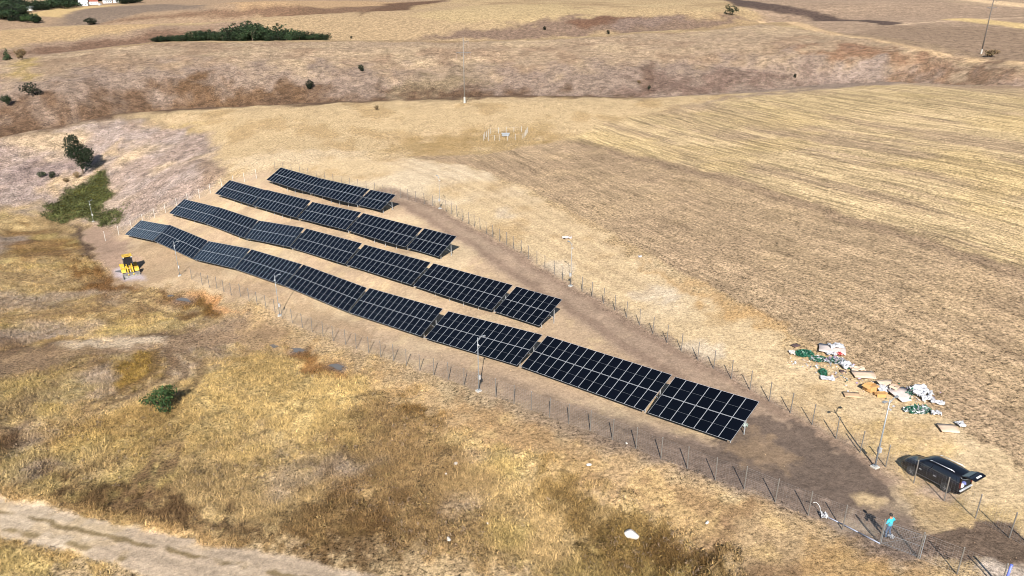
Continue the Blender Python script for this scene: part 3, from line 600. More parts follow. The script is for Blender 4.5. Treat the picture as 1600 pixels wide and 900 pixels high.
# ------------------------------------------------------------------ solar tables
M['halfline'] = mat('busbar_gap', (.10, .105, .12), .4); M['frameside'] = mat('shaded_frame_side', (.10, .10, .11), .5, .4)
PLEN, PTH = 1.955, .035
def panel_mesh(pitch, k, plen):      # one module; k leans the module sides to follow the mounting on sloping ground
    mb = MB(); f = .017; pw = pitch - .018; hw, hl = pw / 2, plen / 2
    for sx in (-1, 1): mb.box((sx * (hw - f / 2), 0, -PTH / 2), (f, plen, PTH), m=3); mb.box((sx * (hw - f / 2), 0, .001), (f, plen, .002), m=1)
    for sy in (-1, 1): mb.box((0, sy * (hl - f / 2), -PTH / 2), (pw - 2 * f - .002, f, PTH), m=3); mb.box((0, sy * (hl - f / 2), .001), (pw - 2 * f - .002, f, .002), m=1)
    iw, il = pw - 2 * f - .004, (plen - 2 * f - .02) / 2
    for sy in (-1, 1): mb.box((0, sy * (il / 2 + .008), -.012), (iw, il, .014), m=0)
    mb.box((0, 0, -.0125), (iw, .015, .012), m=2)
    mb.v = [(x + k * y, y, z) for x, y, z in mb.v]
    return mb.mesh('solar_panel', [M['cells'], M['alu'], M['halfline'], M['frameside']])
ORD = ['first', 'second', 'third', 'fourth', 'fifth', 'sixth', 'seventh', 'eighth', 'ninth']
ROWN = ['front row', 'second row', 'third row', 'rearmost row']
_gp = []
for T in TABLES:
    n_ = 6 if T['n'] == 14 else 3
    L_, R_ = T['left'], T['right']; t = (R_ - L_); ln = t.length; t.normalize()
    s = T['up']; k = s.dot(t); s = s - t * k; sl_ = s.length; s = s.normalized(); k /= sl_; nr = t.cross(s)
    T['frame'] = (t, s, nr, ln, k, sl_); T['ks'] = [.55 + (ln - 1.1) * q / (n_ - 1) for q in range(n_)]
    for q in T['ks']:
        for sl in (1.0, 3.2): p = L_ + t * (q + k * sl) + s * sl; _gp.append((p.x, p.y))
_gp = np.array(_gp); _gz = ground(_gp[:, 0], _gp[:, 1]); _gi = 0
for T in TABLES:
    t, s, nr, ln, k, sl_ = T['frame']; L_ = T['left']
    W = Matrix((t, s, nr)).transposed().to_4x4(); W.translation = L_ + t * (ln / 2)
    size = 'dark fourteen column' if T['n'] == 14 else 'dark seven column'
    r = empty('solar_table', (0, 0, 0), 0, f"{ORD[T['idx']]} {size} solar table from the near end of the {ROWN[T['row']]}", 'solar array', 'solar tables in four rows')
    r.matrix_world = W; inv = W.inverted()
    pitch = ln / T['n']; plen = (sl_ - .03) / 2; PANEL = panel_mesh(pitch, k, plen)
    for i in range(T['n']):
        for j in range(2):
            y = plen / 2 + j * (plen + .028)
            link('solar_panel', PANEL, r, (-ln / 2 + pitch * (i + .5) + k * y, y, .012), (random.gauss(0, .0035), random.gauss(0, .0035), 0))
    for sl in (.45, 1.6, 2.45, 3.6):
        mb = MB(); mb.box((k * sl, sl, -.055), (ln - .06, .05, .06)); mb.build('rail', M['galv'], r)
    for q in T['ks']:
        xl = q - ln / 2
        mb = MB(); mb.box((xl + k * 2, 2.0, -.135), (.06, 3.5, .09)); mb.build('rafter', M['galv'], r)
        tops = []
        for sl in (1.0, 3.2):
            p = W @ Vector((xl + k * sl, sl, -.12)); g = Vector((p.x, p.y, float(_gz[_gi]) - .3)); _gi += 1
            mb = MB(); mb.tube(inv @ p, inv @ g, .045, 6); mb.build('post', M['galv'], r); tops.append((p, g))
        mb = MB(); a = tops[1][1].lerp(tops[1][0], .35); mb.tube(inv @ a, inv @ (W @ Vector((xl + k * 1.9, 1.9, -.15))), .03, 5); mb.build('brace', M['galv'], r)
# ------------------------------------------------------------------ wire fences
M['steel'] = mat('dull_fence_steel', (.18, .165, .15), .55, .4, .5, .15)
M['wire'] = mat('fence_wire', (.30, .29, .29), .5, .5, .5, .1)
M['palepost'] = mat('pale_post', (.46, .44, .40), .7)
def post_mesh():
    mb = MB(); h = 1.95
    mb.tube((0, 0, -.4), (0, 0, h), .042, 6); mb.tube((0, 0, h), (0, 0, h + .04), .05, 6, .02)
    return mb.mesh('post', M['steel'])
POST = post_mesh()
POSTP = POST.copy(); POSTP.materials[0] = M['palepost']
def wire_fence(pts, label, post=POST, h=1.9, strands=13):
    P = ats(pts); o0 = P[len(P) // 2]
    r = empty('wire_fence', o0, 0, label, 'fence')
    for p in P:
        link('post', post, r, p - o0, (random.uniform(-.02, .02), random.uniform(-.02, .02), random.uniform(0, 6)))
    mb = MB(); wd = .0026
    for a, b in zip(P[:-1], P[1:]):
        a, b = a - o0, b - o0
        for k in range(strands):
            z = .06 + (h - .1) * k / (strands - 1); mb.tube(a + Vector((0, 0, z)), b + Vector((0, 0, z)), wd * (1.5 if k in (0, strands // 2, strands - 1) else 1), 3, caps=False)
        n_ = max(3, int((b - a).length / .22))
        for k in range(1, n_):
            c_ = a.lerp(b, k / n_); mb.tube(c_ + Vector((0, 0, .05)), c_ + Vector((0, 0, h - .03)), wd, 3, caps=False)
    m_ = mb.build('wire_mesh', M['wire'], r); tag(m_, kind='stuff')
    return r
wire_fence(FE_F, 'wire fence of thin steel posts along the meadow in front of the solar tables')
wire_fence(FE_R, 'wire fence of thin steel posts between the solar site and the stubble field')
wire_fence(FE_W, 'wire fence of pale posts closing the solar site above the purple-grey bank', POSTP)

# ------------------------------------------------------------------ camera and lamp masts
M['mast'] = mat('grey_mast_paint', (.24, .255, .27), .45, .3)
M['concrete'] = mat('pale_concrete', (.36, .34, .31), .9, bump=.3)
M['lampglass'] = mat('lamp_glass', (.2, .21, .22), .2)
M['dark'] = mat('dark_plastic', (.03, .03, .035), .5)
def mast(px, py, h, label, kind, face, tr=.05):
    p = at(px, py); r = empty('lamp_mast', p, face, label, 'lamp mast', 'masts around the solar tables')
    mb = MB(); mb.tube((0, 0, -.2), (0, 0, h), tr, 10, tr * .65); mb.build('pole', M['mast'], r, True)
    mb = MB(); mb.box((0, 0, .0), (.5, .5, .2)); mb.build('footing', M['concrete'], r, bevel=.03)
    mb = MB(); mb.box((0, 0, .15), (.30, .30, .03)); 
    for a in range(4): mb.tube((.11 * math.cos(a * 1.571 + .78), .11 * math.sin(a * 1.571 + .78), .16), (.11 * math.cos(a * 1.571 + .78), .11 * math.sin(a * 1.571 + .78), .22), .02, 6)
    mb.build('base_plate', M['galv'], r)
    arms = [(.55, .35), (-.45, .3)] if kind == 2 else [(.5, .3)]
    for ax, az_ in arms:
        mb = MB(); mb.path([(0, 0, h - .35), (ax * .7, 0, h - .35 + az_), (ax, 0, h - .3 + az_)], .03, 6); mb.build('bracket_arm', M['mast'], r, True)
        mb = MB(); sgn = 1 if ax > 0 else -1
        mb.box((ax + .17 * sgn, 0, h - .30 + az_), (.30, .18, .07)); f = mb.build('floodlight', M['mast'], r, bevel=.015)
        mb = MB(); mb.box((ax + .17 * sgn, 0, h - .352 + az_), (.30, .19, .012)); mb.build('lamp_lens', M['lampglass'], f)
    mb = MB(); mb.box((.0, -.12, h - .75), (.09, .24, .09)); mb.box((0, -.03, h - .75), (.14, .05, .14)); mb.build('security_camera', M['alu'], r, bevel=.01)
    mb = MB(); mb.box((.09, 0, 1.5), (.16, .3, .4)); mb.build('switch_box', M['alu'], r, bevel=.01)
    return r
mast(1367, 730, 5.8, 'tall grey mast with two arms on a pale footing nearest the black car', 2, .5, .065)
mast(748, 611, 5.7, 'grey lamp mast standing in front of the seventh table of the front row', 1, .6)
mast(437, 493, 5.8, 'grey lamp mast at the front fence left of the middle of the front row', 1, .2)
mast(281, 431, 5.8, 'grey lamp mast nearest the yellow loader', 1, .2)
mast(891.6, 447, 5.8, 'slim lamp mast in the field fence beside the second row', 1, 2.2, .035)
mast(687.5, 326, 5.6, 'slim lamp mast in the field fence beyond the end of the rearmost row', 1, 2.2, .035)
mast(146, 346, 4.6, 'slim pale mast at the edge of the green thicket', 1, 1.2, .04)

# ------------------------------------------------------------------ black van with its tailgate open
M['carpaint'] = mat('black_car_paint', (.004, .0045, .007), .25, 0, .35, .05, coat=.15)
M['carglass'] = mat('dark_car_glass', (.008, .010, .016), .05, 0, .6, .02)
M['tyre'] = mat('tyre_rubber', (.02, .02, .02), .85)
M['rim'] = mat('alloy_rim', (.32, .33, .35), .35, .7)
M['trim'] = mat('bright_trim', (.62, .64, .68), .3, .5)
M['lampw'] = mat('clear_lamp', (.45, .47, .5), .15); M['lampr'] = mat('red_lamp', (.07, .006, .006), .2)
M['plate'] = mat('plate_white', (.66, .66, .64), .5); M['cabin'] = mat('boot_lining', (.016, .016, .018), .9)
def build_van():
    pf, pr = at(1424.5, 741.5), at(1477.5, 768.5)
    fw = (pf - pr); wb = fw.length; f = fw.normalized(); 
    side = Vector((-f.y, f.x, 0)).normalized(); up = f.cross(side).normalized(); 
    if up.z < 0: up = -up
    SCL = wb / 2.87; c0 = (pf + pr) / 2 - side * .80 * SCL
    r = empty('parked_car', (0, 0, 0), 0, 'black car with its tailgate open parked on dry grass outside the fence', 'car')
    W = Matrix((f, side, up)).transposed().to_4x4(); W.translation = c0; W = W @ Matrix.Diagonal((SCL, SCL, SCL * 1.12, 1)); r.matrix_world = W
    ST = [(-2.42, .93, 1.52, .66, .86), (-2.28, .98, 1.66, .70, .92), (-1.6, .99, 1.73, .73, .95), (-.6, .97, 1.76, .74, .95), (.25, .96, 1.73, .72, .95), (.62, .96, 1.64, .68, .95), (1.42, .97, 1.09, .74, .95), (1.9, .91, .98, .72, .93), (2.20, .85, .92, .68, .91), (2.38, .76, .81, .62, .85), (2.46, .62, .66, .56, .78)]
    def section(x, zb, zr, yr, ym):
        h = [(ym - .10, .26), (ym - .02, .36), (ym, .62), (ym - .02, zb), (yr + .03, zr - .11), (yr - .08, zr - .02), (yr * .5, zr + .015)]
        return [(x, y, z) for y, z in h] + [(x, 0, zr + .02)] + [(x, -y, z) for y, z in reversed(h)]
    mb = MB(); secs = [section(*s) for s in ST]; k = len(secs[0])
    vs = [p for s in secs for p in s]; fs = []; ms = []
    for i in range(len(ST) - 1):
        for j in range(k - 1):
            fs.append((i * k + j, i * k + j + 1, (i + 1) * k + j + 1, (i + 1) * k + j))
            side_g = j in (3, k - 5) and 0 < i < 5; ws = i == 5 and 4 <= j <= k - 6
            ms.append(1 if side_g or ws else 0)
        fs.append((i * k + k - 1, i * k, (i + 1) * k, (i + 1) * k + k - 1)); ms.append(0)
    n0 = (len(ST) - 1) * k; fs.append(tuple(range(n0, n0 + k))); ms.append(0)
    for f_, m_ in zip(fs, ms): pass
    mb.v = vs; mb.f = fs; mb.m = ms
    body = mb.build('body', [M['carpaint'], M['carglass']], r, True)
    es = body.modifiers.new('edges', 'EDGE_SPLIT'); es.split_angle = rad(38)
    # boot: open box
    mb = MB()
    x0, x1, y, z0, z1 = -2.415, -1.25, .69, .60, 1.50
    mb.add([(x0, -y, z0), (x0, y, z0), (x0, y - .05, z1), (x0, -y + .05, z1), (x1, -y, z0), (x1, y, z0), (x1, y - .05, z1), (x1, -y + .05, z1)], [(0, 1, 5, 4), (1, 2, 6, 5), (2, 3, 7, 6), (3, 0, 4, 7), (4, 5, 6, 7)]); mb.build('boot_lining', M['cabin'], r)
    mb = MB(); mb.box((-2.42, 0, .43), (.10, 1.62, .33)); mb.build('rear_panel', M['carpaint'], r, bevel=.03)
    mb = MB(); mb.box((-2.47, 0, .575), (.16, 1.70, .05)); mb.build('rear_bumper', M['trim'], r, bevel=.02)
    for s in (-1, 1):
        mb = MB(); mb.box((-2.40, s * .80, 1.02), (.10, .12, .46)); mb.build('tail_light', M['lampr'], r, bevel=.02)
        mb = MB(); mb.box((-2.36, s * .74, 1.36), (.14, .09, .36)); mb.build('rear_pillar', M['carpaint'], r, bevel=.02)
        mb = MB(); mb.tube((2.16, s * .62, .72), (2.30, s * .56, .70), .11, 10, .10); mb.build('headlight', M['lampw'], r, True)
        mb = MB(); mb.path([(-1.75, s * .68, 1.74), (-1.62, s * .68, 1.80), (.05, s * .68, 1.81), (.25, s * .67, 1.75)], .024, 6); mb.build('roof_rail', M['trim'], r, True)
        mb = MB(); mb.box((1.02, s * 1.05, 1.08), (.14, .2, .15)); mb.tube((1.02, s * .90, 1.0), (1.02, s * 1.0, 1.04), .03, 6); mb.build('wing_mirror', M['carpaint'], r, bevel=.03)
        for dx in (.75, -.45):
            mb = MB(); mb.box((dx, s * .955, .88), (.2, .03, .035)); mb.build('door_handle', M['trim'], r, bevel=.008)
        for dx, zz in ((1.28, .62), (.18, .62), (-1.05, .62)):
            mb = MB(); mb.box((dx, s * .952, zz), (.012, .008, .62)); mb.build('door_seam', M['dark'], r)
        mb = MB(); mb.box((.1, s * .955, .42), (2.2, .02, .06)); mb.build('sill_trim', M['dark'], r)
        for wx in (1.45, -1.42):
            w_ = empty('wheel', (wx, s * .84, .335)); del_keys = None; w_.parent = r
            mb = MB(); n_ = 22
            prof = [(.335, -.09), (.335, .09), (.30, .115), (.215, .12), (.215, -.12), (.30, -.115)]
            vs = [(q * math.cos(t), yy, q * math.sin(t)) for t in [2 * math.pi * a / n_ for a in range(n_)] for q, yy in prof]; kk = len(prof)
            mb.add(vs, [(a * kk + b, a * kk + (b + 1) % kk, ((a + 1) % n_) * kk + (b + 1) % kk, ((a + 1) % n_) * kk + b) for a in range(n_) for b in range(kk)]); mb.build('tyre', M['tyre'], w_, True)
            mb = MB(); mb.tube((0, s * .085, 0), (0, s * .115, 0), .06, 10)
            for a in range(5): t = a * 1.2566; mb.tube((0, s * .10, 0), (.205 * math.cos(t), s * .10, .205 * math.sin(t)), .026, 4)
            mb.build('rim', M['rim'], w_)
            mb = MB(); mb.tube((wx, s * .90, .36), (wx, s * .956, .36), .405, 22); mb.build('wheel_arch', M['cabin'], r)
    mb = MB(); mb.box((2.44, 0, .56), (.05, .9, .16)); mb.build('grille', M['dark'], r, bevel=.01)
    mb = MB(); mb.box((2.465, 0, .40), (.02, .5, .11)); mb.build('number_plate', M['plate'], r)
    # tailgate swung up
    T_ = Matrix.Translation((-2.28, 0, 1.68)) @ Matrix.Rotation(rad(14), 4, 'Y')
    tg = empty('tailgate', (0, 0, 0)); tg.parent = r; tg.matrix_local = T_
    mb = MB(); vs = []
    for (x, hw, z) in ((0, .66, 0), (-.45, .72, .03), (-.85, .76, -.02), (-1.12, .74, -.14)):
        for y_ in (-hw, hw):
            vs += [(x, y_, z), (x, y_, z - .06)]
    fs = []
    for i in range(3):
        a = i * 4; b = a + 4; fs += [(a, a + 2, b + 2, b), (a + 1, b + 1, b + 3, a + 3), (a, b, b + 1, a + 1), (a + 2, a + 3, b + 3, b + 2)]
    fs += [(0, 1, 3, 2), (12, 14, 15, 13)]
    mb.add(vs, fs); mb.build('tailgate_shell', M['carpaint'], tg, bevel=.015)
    mb = MB(); mb.box((-.32, 0, .025), (.46, 1.12, .012), Matrix.Rotation(rad(4), 3, 'Y')); mb.build('rear_window', M['carglass'], tg)
    mb = MB(); mb.box((-.98, 0, -.045), (.13, .62, .02), Matrix.Rotation(rad(-24), 3, 'Y')); mb.build('number_plate', M['plate'], tg)
    for s in (-1, 1):
        mb = MB(); mb.tube((-2.34, s * .70, 1.40), (-2.85, s * .72, 1.74), .014, 5); mb.build('gas_strut', M['galv'], r)
    # cargo stays separate
    for i, (dx, dy, col, lab) in enumerate(((-2.2, .25, (.62, .62, .62), 'crumpled white bag in the open boot of the black car'), (-2.12, -.2, (.10, .12, .30), 'dark blue folded bag in the open boot of the black car'))):
        rr = np.random.default_rng(i); bm = bmesh.new(); bmesh.ops.create_icosphere(bm, subdivisions=2, radius=.2)
        for v in bm.verts: v.co *= rr.uniform(.75, 1.15); v.co.z *= .75
        me = bpy.data.meshes.new('bag'); bm.to_mesh(me); bm.free(); me.materials.append(mat('bag_cloth', col, .8))
        o = link('bag', me); o.location = W @ Vector((dx, dy, .76)); tag(o, lab, 'bag')
    return W
VANW = build_van()

# ------------------------------------------------------------------ the person at the gate
M['skin'] = mat('skin', (.34, .19, .12), .6); M['shirt'] = mat('turquoise_shirt', (.03, .36, .48), .8, var=.25, scale=9); M['jeans'] = mat('blue_jeans', (.05, .09, .17), .85, var=.25, scale=12)
M['hair'] = mat('dark_hair', (.012, .010, .009), .7); M['shoe'] = mat('dark_shoes', (.02, .02, .022), .7)
def skinned(name, pts, edges, radii, mats, parent, root=0, sub=2, classify=None):
    me = bpy.data.meshes.new(name); me.from_pydata([tuple(p) for p in pts], edges, []); me.update()
    o = bpy.data.objects.new(name, me); COL.objects.link(o)
    o.modifiers.new('skin', 'SKIN'); sv = me.skin_vertices[0].data
    for i, q in enumerate(radii): sv[i].radius = (q, q) if not isinstance(q, tuple) else q
    sv[root].use_root = True
    s = o.modifiers.new('sub', 'SUBSURF'); s.levels = sub; s.render_levels = sub
    dg = bpy.context.evaluated_depsgraph_get(); ev = o.evaluated_get(dg); m2 = bpy.data.meshes.new_from_object(ev)
    o.modifiers.clear(); o.data = m2; bpy.data.meshes.remove(me); m2.name = name
    m2.materials.clear()
    for m_ in mats: m2.materials.append(m_)
    for p in m2.polygons:
        p.use_smooth = True; p.material_index = classify(p.center) if classify else 0
    o.parent = parent
    return o
def build_person():
    base = at(1386, 839); rz = rad(118)
    r = empty('person', base, rz, 'person in a turquoise shirt and blue jeans standing inside the fence by the gate', 'person')
    # local: faces +x ; y to the left
    P = {'pel': (0, 0, .95), 'wa': (.01, 0, 1.10), 'ch': (.03, 0, 1.32), 'nk': (.05, 0, 1.50), 'hd0': (.09, 0, 1.60), 'hd1': (.10, 0, 1.70),
         'lh': (0, .10, .90), 'lk': (.05, .14, .50), 'la': (-.02, .16, .09), 'lt': (.14, .19, .045), 'rh': (0, -.10, .90), 'rk': (.03, -.14, .50), 'ra': (-.06, -.18, .09), 'rt': (.10, -.22, .045),
         'ls': (.03, .20, 1.42), 'le': (.02, .36, 1.20), 'lw': (.24, .26, 1.14), 'lp': (.31, .22, 1.15), 'rs': (.03, -.20, 1.42), 're': (-.02, -.38, 1.22), 'rw': (.18, -.27, 1.08), 'rp': (.26, -.23, 1.07)}
    K = list(P); ix = {k: i for i, k in enumerate(K)}
    E = [('pel', 'wa'), ('wa', 'ch'), ('ch', 'nk'), ('nk', 'hd0'), ('hd0', 'hd1'), ('pel', 'lh'), ('lh', 'lk'), ('lk', 'la'), ('la', 'lt'), ('pel', 'rh'), ('rh', 'rk'), ('rk', 'ra'), ('ra', 'rt'), ('ch', 'ls'), ('ls', 'le'), ('le', 'lw'), ('lw', 'lp'), ('ch', 'rs'), ('rs', 're'), ('re', 'rw'), ('rw', 'rp')]
    R = {'pel': .15, 'wa': .14, 'ch': .165, 'nk': .06, 'hd0': .085, 'hd1': .10, 'lh': .10, 'lk': .07, 'la': .05, 'lt': .045, 'rh': .10, 'rk': .07, 'ra': .05, 'rt': .045, 'ls': .085, 'le': .055, 'lw': .035, 'lp': .038, 'rs': .085, 're': .055, 'rw': .035, 'rp': .038}
    # fingers rooted in the palms
    for s, pw, dirv in (('l', P['lp'], Vector((.9, -.35, -.1))), ('r', P['rp'], Vector((.9, .35, -.2)))):
        d = dirv.normalized(); sd_ = d.cross(Vector((0, 0, 1))).normalized()
        for f in range(4):
            a = Vector(pw) + sd_ * (f - 1.5) * .021 + d * .025; b = a + d * (.045 + (.008 if f in (1, 2) else 0)); c = b + d * .02 + Vector((0, 0, -.025))
            for nm, q, rr in ((f'{s}f{f}a', a, .010), (f'{s}f{f}b', b, .009), (f'{s}f{f}c', c, .007)): P[nm] = tuple(q); R[nm] = rr
            E += [(s + 'p', f'{s}f{f}a'), (f'{s}f{f}a', f'{s}f{f}b'), (f'{s}f{f}b', f'{s}f{f}c')]
        a = Vector(pw) - sd_ * .04 + Vector((0, 0, .005)); b = a - sd_ * .015 + d * .045; P[s + 'ta'] = tuple(a); R[s + 'ta'] = .011; P[s + 'tb'] = tuple(b); R[s + 'tb'] = .009; E += [(s + 'p', s + 'ta'), (s + 'ta', s + 'tb')]
    K = list(P); ix = {k: i for i, k in enumerate(K)}
    def cls(c):
        if c.z > 1.49 and abs(c.y) < .14: return 0
        if c.z < .12: return 3
        if c.z < .98 and abs(c.y) < .24 and c.x < .2: return 2
        # forearms bare below the sleeve
        if c.x > .10 and abs(c.y) > .12 and c.z < 1.27: return 0
        return 1
    skinned('body', [P[k] for k in K], [(ix[a], ix[b]) for a, b in E], [R[k] for k in K], [M['skin'], M['shirt'], M['jeans'], M['shoe']], r, 0, 2, cls)
    bm = bmesh.new(); bmesh.ops.create_icosphere(bm, subdivisions=3, radius=.112)
    bmesh.ops.delete(bm, geom=[v for v in bm.verts if v.co.z < -.03 and v.co.x > -.02 or v.co.z < -.07 or (v.co.x > .06 and v.co.z < .05)], context='VERTS')
    for v in bm.verts: v.co *= 1 + .05 * math.sin(v.co.x * 90) * math.sin(v.co.y * 80)
    me = bpy.data.meshes.new('hair'); bm.to_mesh(me); bm.free(); me.materials.append(M['hair']); o = link('hair', me, r, (.09, 0, 1.69))
    s_ = o.modifiers.new('thick', 'SOLIDIFY'); s_.thickness = .02
    mb = MB(); mb.add([(.205, 0, 1.66), (.185, .018, 1.63), (.185, -.018, 1.63), (.178, 0, 1.70)], [(0, 1, 2), (0, 1, 3), (0, 2, 3), (1, 2, 3)]); mb.build('nose', M['skin'], r)
    for s in (-1, 1):
        bm = bmesh.new(); bmesh.ops.create_icosphere(bm, subdivisions=1, radius=.014); me = bpy.data.meshes.new('eye'); bm.to_mesh(me); bm.free(); me.materials.append(M['dark']); link('eye', me, r, (.182, s * .034, 1.695))
        bm = bmesh.new(); bmesh.ops.create_icosphere(bm, subdivisions=1, radius=.028); me = bpy.data.meshes.new('ear'); bm.to_mesh(me); bm.free(); me.materials.append(M['skin']); o = link('ear', me, r, (.095, s * .098, 1.66)); o.scale = (.8, .4, 1.1)
    mb = MB(); mb.box((.186, 0, 1.60), (.012, .05, .012)); mb.build('mouth', mat('lips', (.25, .09, .08), .5), r)
build_person()

# ------------------------------------------------------------------ gate leaf, pipe, hose, bags by the entrance
M['pipe'] = mat('pale_blue_pipe', (.26, .28, .36), .4); M['white'] = mat('white_plastic', (.48, .48, .48), .5, var=.15); M['bluepaint'] = mat('blue_pole_paint', (.10, .13, .42), .5)
def build_gate():
    a, b = at(1376, 850), at(1437, 873); d = b - a; L = d.length; d.normalize()
    r = empty('wire_gate', (a + b) / 2, 0, 'wire mesh gate leaf in a thin steel frame beside the person in turquoise', 'gate')
    o0 = (a + b) / 2; h = 1.7
    for q in (a, b):
        mb = MB(); mb.tube(q - o0 + Vector((0, 0, -.2)), q - o0 + Vector((0, 0, h + .1)), .022, 6); mb.build('gate_post', M['mast'], r)
    mb = MB()
    for z in (.12, .9, h): mb.tube(a - o0 + Vector((0, 0, z)), b - o0 + Vector((0, 0, z)), .010, 5)
    mb.tube(a - o0 + d * .08 + Vector((0, 0, .12)), b - o0 - d * .08 + Vector((0, 0, h)), .007, 5)
    mb.build('gate_frame', M['mast'], r)
    mb = MB()
    for k in range(1, int(L / .09)): p = a - o0 + d * .09 * k; mb.tube(p + Vector((0, 0, .12)), p + Vector((0, 0, h)), .003, 3, caps=False)
    for k in range(1, 16): mb.tube(a - o0 + Vector((0, 0, .12 + k * .1)), b - o0 + Vector((0, 0, .12 + k * .1)), .003, 3, caps=False)
    tag(mb.build('wire_mesh', M['wire'], r), kind='stuff')
build_gate()
def lying(name, pts, r_, m_, label, cat, lift=0.05):
    P = [at(*p) + Vector((0, 0, lift)) for p in pts]; o0 = P[0].copy(); mb = MB(); mb.path([p - o0 for p in P], r_, 8); o = mb.build(name, m_, None, True); o.location = o0; return tag(o, label, cat)
lying('steel_pipe', [(1286, 806.5), (1312, 819), (1340, 833.5), (1374, 851)], .04, M['pipe'], 'long pale blue pipe lying on the ground along the fence', 'pipe', .12)
def hose():
    a = at(1268, 800); b = at(1281, 803); P = [a + Vector((0, 0, .8)), a.lerp(b, .25) + Vector((.05, 0, .85)), a.lerp(b, .6) + Vector((.1, 0, .62)), a.lerp(b, .9) + Vector((.05, 0, .3)), b + Vector((0, 0, .05))]
    mb = MB(); mb.path([p - a for p in smooth3(P)], .022, 7); o = mb.build('white_hose', M['white'], None, True); o.location = a; tag(o, 'white hose curving down from the fence to the ground', 'hose')
def smooth3(P, m=4):
    Q_ = [2 * P[0] - P[1]] + list(P) + [2 * P[-1] - P[-2]]; out = []
    for i in range(1, len(Q_) - 2):
        a, b, c, d = Q_[i - 1:i + 3]
        for k in range(m):
            t = k / m; out.append(.5 * ((2 * b) + (c - a) * t + (2 * a - 5 * b + 4 * c - d) * t * t + (3 * b - a - 3 * c + d) * t ** 3))
    return out + [P[-1]]
hose()
def blue_pole():
    p = at(1566, 922); mb = MB(); mb.tube((0, 0, -.3), (.10, .05, 1.75), .07, 10); mb.tube((.10, .05, 1.75), (.102, .052, 1.78), .085, 10); o = mb.build('blue_pole', M['bluepaint'], None, True); o.location = p; tag(o, 'short blue pole standing beside the entrance track', 'pole')
blue_pole()
